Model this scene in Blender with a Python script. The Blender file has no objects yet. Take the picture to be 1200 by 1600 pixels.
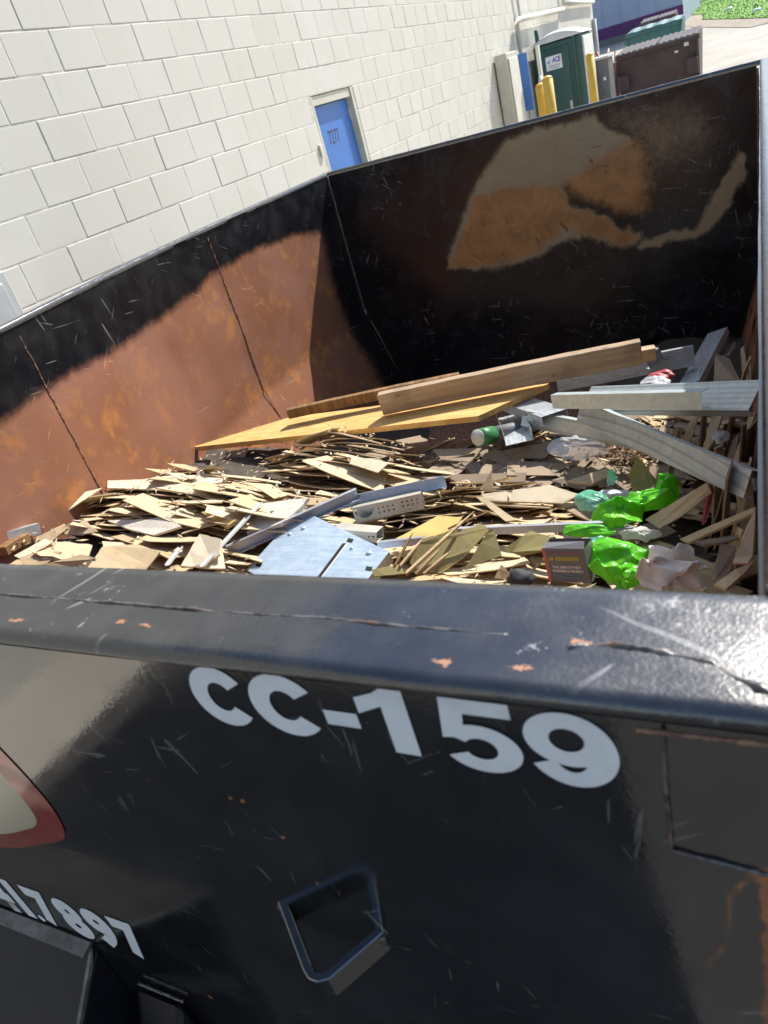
import bpy, bmesh, math, random
from mathutils import Vector, Matrix, noise
from mathutils.bvhtree import BVHTree

S = bpy.context.scene
COL = S.collection
rng = random.Random(7)

# ------------------------------------------------------------ camera, sky, sun
cam_d = bpy.data.cameras.new('camera')
cam = bpy.data.objects.new('camera', cam_d)
COL.objects.link(cam)
cam_d.sensor_fit = 'VERTICAL'
cam_d.sensor_height = 36.0
cam_d.sensor_width = 27.0
cam_d.lens = 1140.0 / 1600.0 * 36.0
cam_d.clip_start = 0.02
cam_d.clip_end = 1500
right = Vector((0.88620614, 0.38604694, -0.25613753))
up = Vector((0.00624089, 0.54286751, 0.83979517))
back = right.cross(up)
m = Matrix((right, up, back)).transposed().to_4x4()
m.translation = (0, 0, 2.05)
cam.matrix_world = m
cam_d.dof.use_dof = True
cam_d.dof.focus_distance = 1.75
cam_d.dof.aperture_fstop = 11.0
S.camera = cam

SUN_TO = Vector((0.33, 0.94, 1.0)).normalized()
W = bpy.data.worlds.new('World')
S.world = W
W.use_nodes = True
wn = W.node_tree
bg = wn.nodes['Background']
sky = wn.nodes.new('ShaderNodeTexSky')
sky.sky_type = 'NISHITA'
sky.sun_disc = False
sky.sun_elevation = math.asin(SUN_TO.z)
sky.sun_rotation = math.atan2(SUN_TO.x, SUN_TO.y)
sky.dust_density = 1.0
wn.links.new(sky.outputs[0], bg.inputs[0])
bg.inputs[1].default_value = 0.13

sun_d = bpy.data.lights.new('sun', 'SUN')
sun_d.energy = 4.6
sun_d.angle = math.radians(0.55)
sun_d.color = (1.0, 0.955, 0.88)
sun = bpy.data.objects.new('sun', sun_d)
COL.objects.link(sun)
sun.rotation_euler = SUN_TO.to_track_quat('Z', 'Y').to_euler()
sun.location = (6, 14, 16)

S.view_settings.view_transform = 'Standard'
S.view_settings.look = 'None'
S.view_settings.gamma = 1
S.view_settings.use_curve_mapping = False
S.view_settings.exposure = 0.68

# ------------------------------------------------------------ materials
class NT:
    def __init__(s, name):
        s.m = bpy.data.materials.new(name)
        s.m.use_nodes = True
        s.t = s.m.node_tree
        s.b = s.t.nodes['Principled BSDF']
    def n(s, typ, ins=None, **kw):
        nd = s.t.nodes.new('ShaderNode' + typ)
        for k, v in kw.items():
            setattr(nd, k, v)
        for k, v in (ins or {}).items():
            s.set(nd.inputs[k], v)
        return nd
    def set(s, sock, v):
        if isinstance(v, bpy.types.NodeSocket):
            s.t.links.new(v, sock)
        elif isinstance(v, bpy.types.Node):
            s.t.links.new(v.outputs[0], sock)
        else:
            if hasattr(sock.default_value, '__len__') and len(sock.default_value) == 4 and len(v) == 3:
                v = (*v, 1)
            sock.default_value = v
    def bs(s, **kw):
        for k, v in kw.items():
            s.set(s.b.inputs[k.replace('_', ' ')], v)
    def coord(s, out='Object'):
        return s.n('TexCoord').outputs[out]
    def map(s, vec, scale=(1, 1, 1), rot=(0, 0, 0)):
        if any(rot): vec = s.n('Mapping', {'Vector': vec, 'Rotation': rot}).outputs[0]
        return s.n('Mapping', {'Vector': vec, 'Scale': scale}).outputs[0]
    def noise(s, vec, scale=5, detail=4, rough=0.55, dist=0.0):
        return s.n('TexNoise', {'Vector': vec, 'Scale': scale, 'Detail': detail, 'Roughness': rough, 'Distortion': dist}).outputs['Fac']
    def ramp(s, f, a, b, lo=0.0, hi=1.0):
        return s.n('MapRange', {'Value': f, 'From Min': a, 'From Max': b, 'To Min': lo, 'To Max': hi}, interpolation_type='SMOOTHSTEP').outputs[0]
    def mix(s, f, a, b):
        nd = s.n('Mix', data_type='RGBA')
        s.set(nd.inputs[0], f); s.set(nd.inputs[6], a); s.set(nd.inputs[7], b)
        return nd.outputs[2]
    def math(s, op, a, b=0.0, c=0.0):
        nd = s.n('Math', operation=op)
        s.set(nd.inputs[0], a); s.set(nd.inputs[1], b); s.set(nd.inputs[2], c)
        return nd.outputs[0]
    def attr(s, name):
        return s.n('Attribute', attribute_name=name).outputs['Fac']
    def bump(s, h, strength=0.3, dist=0.01, prev=None):
        nd = s.n('Bump', {'Height': h, 'Strength': strength, 'Distance': dist})
        if prev is not None:
            s.set(nd.inputs['Normal'], prev)
        return nd.outputs[0]

def plain(name, col, rough=0.6, metal=0.0, var=0.12, scale=8, bump=0.15, bscale=60, spec=None):
    t = NT(name); c = t.coord()
    n1 = t.noise(c, scale, 5, 0.6)
    a = [max(0, x * (1 - var)) for x in col]; b = [min(1, x * (1 + var)) for x in col]
    t.bs(Base_Color=t.mix(t.ramp(n1, 0.3, 0.7), a, b), Roughness=t.ramp(n1, 0.2, 0.8, max(0.05, rough - 0.1), min(1, rough + 0.1)), Metallic=metal)
    if bump:
        t.bs(Normal=t.bump(t.noise(c, bscale, 3), bump, 0.003))
    if spec is not None:
        t.bs(Specular_IOR_Level=spec)
    return t.m

def scratch_mask(t, c, sets, thr=0.70, w=0.02):
    out = None
    for rot, sc in sets:
        v = t.map(c, sc, rot)
        n = t.noise(v, 1.0, 2, 0.5, 0.3)
        k = t.ramp(n, thr, thr + w)
        out = k if out is None else t.math('MAXIMUM', out, k)
    return out

def painted_steel(name, axis, wave=0.6, wscale=1.6, scratch=0.5, rough=0.10, ior=2.1):
    """Black gloss paint over steel; the point attribute 'rust' says where the paint has been scraped away; the left plate also shades its corner with it."""
    t = NT(name); c = t.coord()
    if axis == 'x':    # plate in the YZ plane
        sets = [((0.5, 0, 0), (1, 5, 140)), ((-0.7, 0, 0), (1, 6, 170)), ((1.35, 0, 0), (1, 4, 110)), ((0.15, 0, 0), (1, 3, 120))]
    elif axis == 'y':  # plate in the XZ plane
        sets = [((0, 0.6, 0), (16, 1, 190)), ((0, -1.2, 0), (14, 1, 160)), ((0, 1.45, 0), (12, 1, 150)), ((0, 0.1, 0), (20, 1, 210))]
    else:
        sets = [((0, 0, 0.5), (6, 140, 1)), ((0, 0, -0.9), (7, 120, 1)), ((0, 0, 1.4), (5, 160, 1))]
    sc = scratch_mask(t, c, sets, 0.715, 0.015)
    gate = t.ramp(t.noise(c, 4.0, 3), 0.48, 0.62)
    sc = t.math('MULTIPLY', sc, t.math('MULTIPLY', gate, scratch))
    at = t.attr('rust')
    fine = t.noise(c, 24, 6, 0.7)
    mid = t.noise(c, 7, 5, 0.6, 0.4)
    edge = t.math('ADD', at, t.math('MULTIPLY', t.math('SUBTRACT', fine, 0.5), 0.30))
    rust = t.ramp(edge, 0.30, 0.66)
    o1 = t.ramp(t.math('ADD', mid, t.math('MULTIPLY', t.math('SUBTRACT', fine, 0.5), 0.55)), 0.50, 0.72)
    streak = t.noise(t.map(c, (3, 3, 30), (0.5, 0, 0)), 3, 4, 0.6)
    rcol = t.mix(o1, (0.275, 0.115, 0.060), (0.44, 0.18, 0.050))
    rcol = t.mix(t.ramp(streak, 0.5, 0.75, 0, 0.6), rcol, (0.20, 0.115, 0.09))
    rcol = t.mix(t.ramp(t.noise(c, 1.7, 3), 0.42, 0.62, 0, 0.55), rcol, (0.34, 0.165, 0.115))
    pcol = t.mix(t.ramp(t.noise(c, 9, 5), 0.4, 0.7), (0.008, 0.008, 0.010), (0.020, 0.020, 0.022))
    col = t.mix(rust, pcol, rcol)
    scol = t.mix(rust, (0.30, 0.29, 0.27), (0.55, 0.36, 0.22))
    col = t.mix(sc, col, scol)
    speck = t.math('MULTIPLY', t.ramp(t.noise(c, 95, 3, 0.6), 0.70, 0.76), t.ramp(t.noise(c, 5, 3), 0.45, 0.65))
    col = t.mix(t.math('MULTIPLY', speck, 0.55), col, (0.30, 0.27, 0.22))
    sf = t.attr('scuff')
    sn = t.ramp(t.math('ADD', sf, t.math('MULTIPLY', t.math('SUBTRACT', t.noise(c, 60, 5, 0.75), 0.5), 1.2)), 0.5, 0.75)
    col = t.mix(sn, col, (0.34, 0.33, 0.30))
    r = t.ramp(t.noise(c, 14, 4), 0.3, 0.75, rough, rough + 0.10)
    r = t.math('MAXIMUM', r, t.math('MULTIPLY', rust, 0.50))
    r = t.math('MAXIMUM', r, t.math('MULTIPLY', sn, 0.5))
    h = t.math('MULTIPLY', t.noise(c, wscale, 1, 0.4), 1.0)
    b1 = t.bump(h, wave, 0.05)
    b2 = t.bump(t.noise(c, 240, 2), 0.06, 0.001, b1)
    b3 = t.bump(t.math('ADD', sc, t.math('MULTIPLY', rust, fine)), 0.12, 0.001, b2)
    t.bs(Base_Color=col, Roughness=r, Normal=b3, IOR=t.math('SUBTRACT', ior, t.math('MULTIPLY', rust, ior - 1.4)))
    return t.m

M = {}
M['panel'] = painted_steel('black_gloss_end_plate', 'y', 0.30, 1.3, 0.38, 0.045, 2.7)
def far_mat():
    t = NT('tan_orange_black_inner_plate'); c = t.coord()
    sets = [((0, 0.15, 0), (90, 1, 6)), ((0, -0.5, 0), (110, 1, 8)), ((0, 0.9, 0), (120, 1, 9)), ((0, 1.5, 0), (100, 1, 5))]
    sc = scratch_mask(t, c, sets, 0.70, 0.015)
    sc = t.math('MULTIPLY', sc, t.ramp(t.noise(c, 2.6, 3), 0.46, 0.60))
    fine = t.noise(c, 40, 6, 0.75); mid = t.noise(c, 9, 5, 0.65, 0.5)
    tan_mask = t.ramp(t.math('ADD', t.attr('scuff'), t.math('MULTIPLY', t.math('SUBTRACT', fine, 0.5), 0.6)), 0.18, 0.85)  # on this plate the scuff attribute drives the patch's tan tone
    rust = t.ramp(t.math('ADD', t.attr('rust'), t.math('MULTIPLY', t.math('SUBTRACT', fine, 0.5), 0.6)), 0.25, 0.82)  # on this plate the rust attribute drives the patch's orange tone
    marks = t.ramp(t.noise(t.map(c, (26, 1, 7), (0, 0.35, 0)), 1.0, 4, 0.65), 0.62, 0.70)
    marks = t.math('MULTIPLY', marks, t.ramp(t.noise(c, 3.1, 2), 0.42, 0.6))
    pcol = t.mix(t.ramp(mid, 0.4, 0.7), (0.007, 0.007, 0.010), (0.017, 0.017, 0.021))
    pcol = t.mix(t.ramp(t.noise(c, 2.2, 4), 0.55, 0.75, 0, 0.5), pcol, (0.030, 0.026, 0.026))
    col = t.mix(t.math('MULTIPLY', tan_mask, 0.9), pcol, t.mix(mid, (0.27, 0.205, 0.12), (0.42, 0.33, 0.20)))
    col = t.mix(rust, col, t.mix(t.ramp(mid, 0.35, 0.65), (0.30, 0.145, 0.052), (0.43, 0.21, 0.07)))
    col = t.mix(t.math('MULTIPLY', marks, 0.75), col, (0.02, 0.018, 0.018))
    on = t.math('MAXIMUM', tan_mask, rust)
    col = t.mix(sc, col, t.mix(on, (0.20, 0.195, 0.19), (0.035, 0.028, 0.026)))
    r = t.math('MAXIMUM', t.ramp(mid, 0.3, 0.7, 0.16, 0.30), t.math('MULTIPLY', on, 0.42))
    b1 = t.bump(t.noise(c, 1.5, 1), 0.2, 0.05)
    b2 = t.bump(t.math('ADD', sc, on), 0.12, 0.001, b1)
    t.bs(Base_Color=col, Roughness=r, IOR=1.5, Normal=b2)
    return t.m
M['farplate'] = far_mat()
M['side'] = painted_steel('black_side_plate', 'x', 0.15, 1.5, 1.0, 0.16, 1.7)

def rail_mat():
    t = NT('scuffed_black_rail_paint'); c = t.coord()
    sc = scratch_mask(t, c, [((0, 0, 0.5), (9, 90, 9)), ((0, 0, -0.9), (9, 80, 9)), ((0, 0, 1.9), (7, 120, 9))], 0.70, 0.03)
    sc = t.math('MULTIPLY', sc, t.ramp(t.noise(c, 9, 3), 0.45, 0.62))
    wear = t.math('MULTIPLY', t.ramp(t.noise(c, 55, 6, 0.78), 0.60, 0.68), t.ramp(t.noise(c, 7, 3), 0.52, 0.70))
    wear = t.math('MAXIMUM', wear, t.math('MULTIPLY', sc, 0.6))
    sfn = t.math('ADD', t.attr('scuff'), t.math('MULTIPLY', t.math('SUBTRACT', t.noise(t.map(c, (1, 1, 1), (0, 0, 0.5)), 120, 4, 0.75), 0.5), 1.6))
    wear = t.math('MAXIMUM', wear, t.math('MULTIPLY', t.ramp(sfn, 0.50, 0.66), t.ramp(t.attr('scuff'), 0.02, 0.1)))
    ru = t.ramp(t.math('ADD', t.attr('rust'), t.math('MULTIPLY', t.math('SUBTRACT', t.noise(c, 130, 5, 0.75), 0.5), 1.8)), 0.5, 0.62)
    col = t.mix(t.ramp(t.noise(c, 20, 5, 0.7), 0.35, 0.7), (0.010, 0.011, 0.015), (0.026, 0.027, 0.031))
    col = t.mix(t.math('MULTIPLY', wear, 0.75), col, (0.36, 0.36, 0.36))
    col = t.mix(ru, col, (0.34, 0.14, 0.055))
    rgh = t.math('MAXIMUM', t.ramp(t.noise(c, 26, 4, 0.7), 0.3, 0.75, 0.12, 0.27), t.math('MULTIPLY', ru, 0.7))
    b1 = t.bump(t.noise(c, 8, 3), 0.12, 0.01)
    pits = t.ramp(t.noise(c, 330, 3, 0.6), 0.42, 0.62)
    px_ = t.n('SeparateXYZ', {'Vector': c}).outputs[0]
    b2 = t.bump(t.math('ADD', pits, t.math('MULTIPLY', wear, 0.5)), t.ramp(px_, -0.20, 0.03, 0.08, 0.13), 0.0009, b1)
    rgh = t.math('ADD', rgh, t.ramp(px_, -0.22, 0.05, 0.0, 0.12))
    t.bs(Base_Color=col, Roughness=rgh, Normal=b2, IOR=1.95)
    return t.m
M['rail'] = rail_mat()

def weld_mat():
    t = NT('weld_bead'); c = t.coord()
    n = t.noise(c, 90, 4, 0.7)
    col = t.mix(t.ramp(n, 0.42, 0.58), (0.022, 0.022, 0.025), (0.13, 0.12, 0.105))
    col = t.mix(t.ramp(t.noise(c, 16, 3), 0.56, 0.68), col, (0.24, 0.11, 0.05))
    t.bs(Base_Color=col, Roughness=0.35, IOR=1.8, Normal=t.bump(n, 0.5, 0.002))
    return t.m
M['weld'] = weld_mat()
M['greyedge'] = plain('grey_plate_edge', (0.13, 0.125, 0.115), 0.4, var=0.5, scale=40, bump=0.2)  # lighter grey for the strips along the plate edges
M['matt'] = plain('black_matt_paint', (0.010, 0.010, 0.014), 0.42, var=0.3, bump=0.1, spec=0.3)

def rust_weld():
    t = NT('rusty_weld'); c = t.coord()
    n = t.noise(c, 60, 4, 0.7)
    t.bs(Base_Color=t.mix(t.ramp(n, 0.42, 0.6), (0.15, 0.075, 0.05), (0.36, 0.19, 0.11)), Roughness=0.6, Normal=t.bump(n, 0.6, 0.003))
    return t.m
M['rweld'] = rust_weld()

def block_mat():
    t = NT('painted_block'); c = t.coord('Object')
    geo = t.n('NewGeometry').outputs['Position']
    n = t.noise(geo, 60, 6, 0.7); big = t.noise(geo, 1.3, 4, 0.6)
    oi = t.n('ObjectInfo').outputs['Random']
    isl = t.n('NewGeometry').outputs['Random Per Island']
    v = t.math('FRACT', t.math('ADD', oi, isl))
    col = t.mix(v, (0.585, 0.56, 0.485), (0.62, 0.595, 0.52))
    drip = t.ramp(t.noise(t.map(geo, (1, 9, 0.8)), 1.6, 4, 0.65), 0.52, 0.78, 0, 0.35)
    col = t.mix(drip, col, (0.52, 0.495, 0.43))
    col = t.mix(t.ramp(big, 0.45, 0.7, 0, 0.35), col, (0.67, 0.655, 0.61))
    col = t.mix(t.ramp(t.noise(geo, 11, 6, 0.8), 0.70, 0.78, 0, 0.55), col, (0.33, 0.30, 0.26))
    b1 = t.bump(t.noise(geo, 14, 4), 0.05, 0.006)
    t.bs(Base_Color=col, Roughness=0.75, Normal=t.bump(n, 0.10, 0.0025, b1))
    return t.m
M['block'] = block_mat()
M['mortar'] = plain('painted_mortar', (0.55, 0.525, 0.46), 0.85, var=0.2, scale=20, bump=0.3)
M['trimwhite'] = plain('cream_paint', (0.66, 0.64, 0.56), 0.6, var=0.06)
M['frame'] = plain('beige_frame_paint', (0.56, 0.535, 0.43), 0.5, var=0.06, bump=0.05)
M['bluedoor'] = plain('blue_door_paint', (0.052, 0.17, 0.50), 0.42, var=0.07, scale=2.5, bump=0.05)
M['dark'] = plain('dark_marker', (0.035, 0.03, 0.05), 0.6, bump=0)
def decal_mat():
    t = NT('white_vinyl'); c = t.coord()
    col = t.mix(t.ramp(t.noise(c, 22, 4), 0.4, 0.7), (0.78, 0.79, 0.81), (0.84, 0.85, 0.86))
    ch = t.math('MULTIPLY', t.ramp(t.noise(c, 120, 5, 0.75), 0.66, 0.71), t.ramp(t.noise(c, 14, 3), 0.50, 0.62))
    col = t.mix(t.math('MULTIPLY', ch, 0.8), col, (0.06, 0.05, 0.045))
    col = t.mix(t.ramp(t.noise(c, 35, 5, 0.7), 0.58, 0.75, 0, 0.3), col, (0.36, 0.33, 0.28))
    t.bs(Base_Color=col, Roughness=0.35)
    return t.m
M['decal'] = decal_mat()

def concrete():
    t = NT('concrete_pavement'); c = t.coord()
    n = t.noise(c, 0.35, 6, 0.65); f = t.noise(c, 40, 5, 0.7)
    col = t.mix(t.ramp(n, 0.35, 0.65), (0.36, 0.325, 0.27), (0.46, 0.42, 0.355))
    col = t.mix(t.ramp(t.noise(c, 1.3, 6, 0.75), 0.56, 0.72, 0, 0.5), col, (0.24, 0.22, 0.19))
    col = t.mix(t.ramp(f, 0.4, 0.7, 0, 0.35), col, (0.27, 0.25, 0.22))
    t.bs(Base_Color=col, Roughness=0.9, Normal=t.bump(f, 0.3, 0.004))
    return t.m
M['ground'] = concrete()
M['darkground'] = plain('added_dark_ground', (0.050, 0.047, 0.042), 0.9, var=0.3, scale=30, bump=0.3)  # colour of the unseen sheet added to darken plate reflections

def board_mat(name, a, b, c3, edge=None, speck=0.0):
    """Fibreboard / wood panel colour with per-piece variation."""
    t = NT(name); c = t.coord()
    v = t.math('FRACT', t.math('ADD', t.n('ObjectInfo').outputs['Random'], t.math('MULTIPLY', t.n('NewGeometry').outputs['Random Per Island'], 1.0)))
    col = t.mix(t.ramp(v, 0.0, 0.75), a, b)
    col = t.mix(t.ramp(v, 0.72, 1.0), col, c3)
    gp = t.n('NewGeometry').outputs['Position']
    n = t.noise(gp, 26, 5, 0.7)
    col = t.mix(t.ramp(n, 0.45, 0.75, 0, 0.4), col, [x * 0.62 for x in a])
    fine = t.noise(gp, 220, 3, 0.7)
    col = t.mix(t.ramp(fine, 0.55, 0.7, 0, 0.25), col, [x * 0.5 for x in a])
    if speck:
        w = t.n('TexVoronoi', {'Vector': gp, 'Scale': 210.0}).outputs['Distance']
        col = t.mix(t.math('MULTIPLY', t.math('SUBTRACT', 1.0, t.ramp(w, 0.12, 0.26)), speck), col, (0.10, 0.08, 0.06))
    t.bs(Base_Color=col, Roughness=0.82, Specular_IOR_Level=0.25, Normal=t.bump(t.math('ADD', n, t.math('MULTIPLY', fine, 0.3)), 0.35, 0.002))
    return t.m
M['fibre'] = board_mat('tan_fibreboard', (0.50, 0.375, 0.215), (0.62, 0.49, 0.32), (0.39, 0.285, 0.17))
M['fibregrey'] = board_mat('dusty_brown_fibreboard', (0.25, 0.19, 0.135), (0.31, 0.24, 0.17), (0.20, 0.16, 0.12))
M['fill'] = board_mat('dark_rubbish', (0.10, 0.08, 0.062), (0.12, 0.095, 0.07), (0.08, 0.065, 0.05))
M['olive'] = board_mat('olive_backed_board', (0.30, 0.26, 0.11), (0.33, 0.28, 0.13), (0.27, 0.235, 0.10))
M['tile'] = board_mat('speckled_ceiling_tile', (0.60, 0.55, 0.47), (0.62, 0.57, 0.50), (0.60, 0.55, 0.46), speck=0.85)
M['paper'] = board_mat('cream_board', (0.62, 0.53, 0.38), (0.66, 0.57, 0.42), (0.6, 0.5, 0.36))
M['foam'] = board_mat('yellow_foam', (0.62, 0.47, 0.16), (0.66, 0.52, 0.20), (0.60, 0.46, 0.16))

def wood(name, a, b, ax=(2, 40, 40), osb=False):
    t = NT(name); c = t.coord()
    if osb:
        v = t.map(c, (14, 60, 30))
        n = t.n('TexVoronoi', {'Vector': t.map(c, (18, 70, 40)), 'Scale': 1.0}).outputs['Color']
        n = t.n('SeparateColor', {'Color': n}).outputs[0]
        g = t.noise(v, 2, 5, 0.7)
        col = t.mix(n, a, b)
        col = t.mix(t.ramp(g, 0.5, 0.8, 0, 0.6), col, [x * 0.6 for x in a])
        h = n
    else:
        n = t.noise(t.map(c, ax), 1.2, 6, 0.65, 0.6)
        col = t.mix(t.ramp(n, 0.35, 0.7), a, b)
        k = t.n('TexVoronoi', {'Vector': t.map(c, (6, 18, 18)), 'Scale': 1.0}).outputs['Distance']
        col = t.mix(t.ramp(k, 0.05, 0.13, 0.8, 0.0), col, [x * 0.3 for x in a])
        col = t.mix(t.ramp(t.noise(c, 7, 4), 0.5, 0.75, 0, 0.5), col, [x * 0.55 for x in a])
        h = n
    t.bs(Base_Color=col, Roughness=0.72, Specular_IOR_Level=0.3, Normal=t.bump(h, 0.25, 0.002))
    return t.m
M['lumber'] = wood('weathered_lumber', (0.36, 0.25, 0.155), (0.52, 0.39, 0.25))
M['brownwood'] = wood('brown_timber', (0.16, 0.085, 0.035), (0.32, 0.18, 0.07), (40, 6, 6))
M['osb'] = wood('plywood_face', (0.56, 0.32, 0.10), (0.68, 0.44, 0.17), osb=True)
M['stick'] = wood('splintered_wood', (0.42, 0.29, 0.15), (0.60, 0.46, 0.27), (3, 60, 60))

def galv(name, a, b, rough=0.34, metal=0.85, ribs=None):
    t = NT(name); c = t.coord()
    n = t.n('TexVoronoi', {'Vector': c, 'Scale': 55.0}).outputs['Color']
    n = t.n('SeparateColor', {'Color': n}).outputs[0]
    s = t.noise(t.map(c, (4, 60, 60)), 2, 5, 0.7)
    col = t.mix(t.math('MULTIPLY', t.math('ADD', n, s), 0.5), a, b)
    col = t.mix(t.ramp(t.noise(c, 14, 5, 0.7), 0.58, 0.72, 0, 0.4), col, [x * 1.25 for x in b])
    t.bs(Base_Color=col, Metallic=metal, Roughness=t.ramp(s, 0.3, 0.7, rough - 0.06, rough + 0.14))
    b1 = t.bump(t.noise(c, 12, 3), 0.12, 0.006)
    if ribs:
        w = t.n('TexWave', {'Vector': c, 'Scale': ribs, 'Distortion': 0.0}, bands_direction='Y').outputs['Fac']
        b1 = t.bump(w, 0.35, 0.0015, b1)
        t.bs(Base_Color=t.mix(t.ramp(w, 0.75, 0.95, 0, 0.45), col, [x * 0.5 for x in a]))
    t.bs(Normal=b1)
    return t.m
M['galv'] = galv('galvanised_steel', (0.46, 0.51, 0.54), (0.66, 0.71, 0.74), 0.30, 0.5)
M['galvrib'] = galv('ribbed_galvanised_stud', (0.40, 0.46, 0.47), (0.56, 0.62, 0.62), 0.34, 0.35, ribs=26.0)
M['skyzinc'] = galv('sky_tinted_zinc_plate', (0.42, 0.54, 0.68), (0.60, 0.71, 0.82), 0.42, 0.6)  # the sky's blue reflection is put into the zinc's base colour
M['alu'] = plain('matt_grey_channel', (0.42, 0.44, 0.49), 0.42, 0.45, var=0.08, bump=0.05)
M['creamsteel'] = plain('cream_steel_case', (0.50, 0.47, 0.40), 0.45, 0.3, var=0.1, bump=0.1)
M['black'] = plain('black_void', (0.012, 0.011, 0.01), 0.8, bump=0)

def plastic(name, col, col2, trans=0.0, rough=0.35, scale=9):
    t = NT(name); c = t.coord()
    n = t.noise(c, scale, 4, 0.6)
    t.bs(Base_Color=t.mix(t.ramp(n, 0.35, 0.65), col, col2), Roughness=rough)
    if name != 'dirty_white_cloth':
        e = t.n('TexVoronoi', {'Vector': t.map(c, (1, 1, 1)), 'Scale': 26.0}, feature='DISTANCE_TO_EDGE').outputs['Distance']
        e2 = t.n('TexVoronoi', {'Vector': c, 'Scale': 95.0}).outputs['Distance']
        t.bs(Normal=t.bump(t.math('ADD', e, t.math('MULTIPLY', e2, 0.2)), 0.45, 0.012))
    else:
        t.bs(Normal=t.bump(t.noise(t.map(c, (30, 90, 60), (0.3, 0.2, 0.6)), 1.0, 4, 0.6, 1.5), 0.8, 0.006))
    if trans:
        out = t.t.nodes['Material Output']
        tr = t.n('BsdfTranslucent', {'Color': col2})
        mx = t.n('MixShader', {0: trans})
        t.t.links.new(t.b.outputs[0], mx.inputs[1]); t.t.links.new(tr.outputs[0], mx.inputs[2])
        t.t.links.new(mx.outputs[0], out.inputs[0])
    return t.m
M['lime'] = plastic('lime_green_film', (0.075, 0.47, 0.010), (0.20, 0.78, 0.03), 0.28)
M['teal'] = plastic('mint_green_film', (0.05, 0.40, 0.22), (0.32, 0.66, 0.52), 0.3)
M['whitefilm'] = plastic('white_plastic_film', (0.55, 0.60, 0.66), (0.74, 0.76, 0.80), 0.3)
M['cloth'] = plastic('dirty_white_cloth', (0.74, 0.71, 0.65), (0.84, 0.82, 0.78), 0.2, 0.9, 12)
M['tar'] = plain('black_crumpled_felt', (0.035, 0.037, 0.042), 0.75, var=0.4, scale=60, bump=0.6, bscale=200)
M['red'] = plain('red_plastic', (0.42, 0.05, 0.07), 0.5)
M['greencap'] = plain('green_tape', (0.045, 0.20, 0.075), 0.4, bump=0.05)
M['boxfront'] = plain('charcoal_carton', (0.17, 0.165, 0.18), 0.4, var=0.06, bump=0)
M['boxred'] = plain('salmon_carton_stripe', (0.58, 0.17, 0.13), 0.4, bump=0)
M['white'] = plain('white_print', (0.75, 0.75, 0.76), 0.5, bump=0)
M['cyan'] = plain('pale_blue_print', (0.12, 0.36, 0.50), 0.5, bump=0)
M['yellowp'] = plain('yellow_print', (0.46, 0.38, 0.04), 0.5, bump=0)
M['redp'] = plain('red_print', (0.45, 0.10, 0.11), 0.5, bump=0)

def clear_film():
    t = NT('clear_plastic_film')
    out = t.t.nodes['Material Output']
    t.bs(Base_Color=(0.62, 0.66, 0.70), Roughness=0.2)
    tr = t.n('BsdfTransparent')
    mx = t.n('MixShader', {0: 0.45})
    t.t.links.new(t.b.outputs[0], mx.inputs[1]); t.t.links.new(tr.outputs[0], mx.inputs[2])
    t.t.links.new(mx.outputs[0], out.inputs[0])
    return t.m
M['film'] = clear_film()
M['chips'] = board_mat('crushed_rubble', (0.36, 0.25, 0.16), (0.55, 0.43, 0.31), (0.26, 0.15, 0.10))
M['bollard'] = plain('yellow_bollard_paint', (0.66, 0.42, 0.06), 0.5, var=0.08, bump=0.05)
M['potty'] = plain('dark_green_polyethylene', (0.026, 0.088, 0.085), 0.45, var=0.1, bump=0.05)
M['pottyroof'] = plain('white_translucent_roof', (0.70, 0.70, 0.68), 0.5, var=0.1)
M['greymetal'] = plain('light_grey_cabinet', (0.52, 0.52, 0.50), 0.5, var=0.05, bump=0.05)
M['darkgrey'] = plain('grey_brown_cabinet', (0.14, 0.135, 0.135), 0.55, var=0.2)
M['bin'] = plain('brown_dumpster_paint', (0.075, 0.048, 0.045), 0.6, var=0.25, scale=3)
M['binteal'] = plain('teal_dumpster_paint', (0.035, 0.13, 0.135), 0.5, var=0.25, scale=3)
M['binlid'] = plain('worn_grey_lid', (0.15, 0.145, 0.15), 0.9, var=0.15, scale=5, spec=0.1)
M['maroon'] = plain('maroon_lid', (0.075, 0.028, 0.042), 0.5, var=0.2)
M['bluewall'] = plain('pale_blue_siding', (0.34, 0.39, 0.52), 0.6, var=0.06, scale=1)
M['purple'] = plain('purple_band', (0.105, 0.02, 0.115), 0.6, var=0.1, scale=2)
M['soil'] = plain('dry_soil', (0.30, 0.25, 0.19), 0.95, var=0.3, scale=2)
M['grassbase'] = plain('grass_soil', (0.14, 0.30, 0.03), 0.9, var=0.3, scale=2)
M['grass'] = plain('grass_blades', (0.15, 0.33, 0.03), 0.7, var=0.12, scale=1.5, bump=0)
M['trunk'] = plain('bark', (0.12, 0.09, 0.065), 0.9)
M['leaf'] = plain('leaves', (0.075, 0.10, 0.03), 0.7, var=0.4, scale=3, bump=0)

def logo_mat():
    t = NT('airbrushed_red_ring'); c = t.coord()
    n = t.noise(t.map(c, (3, 3, 7)), 1.6, 1, 0.4, 0.3)
    col = t.mix(t.ramp(n, 0.38, 0.55), (0.27, 0.055, 0.045), (0.50, 0.19, 0.13))
    t.bs(Base_Color=col, Roughness=0.10)
    return t.m
M['logo'] = logo_mat()
def logo_fill():
    t = NT('cream_logo_fill'); c = t.coord()
    n = t.noise(c, 5, 3, 0.5)
    t.bs(Base_Color=t.mix(t.ramp(n, 0.35, 0.65), (0.46, 0.40, 0.28), (0.66, 0.60, 0.48)), Roughness=0.25)
    return t.m
M['logofill'] = logo_fill()

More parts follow.
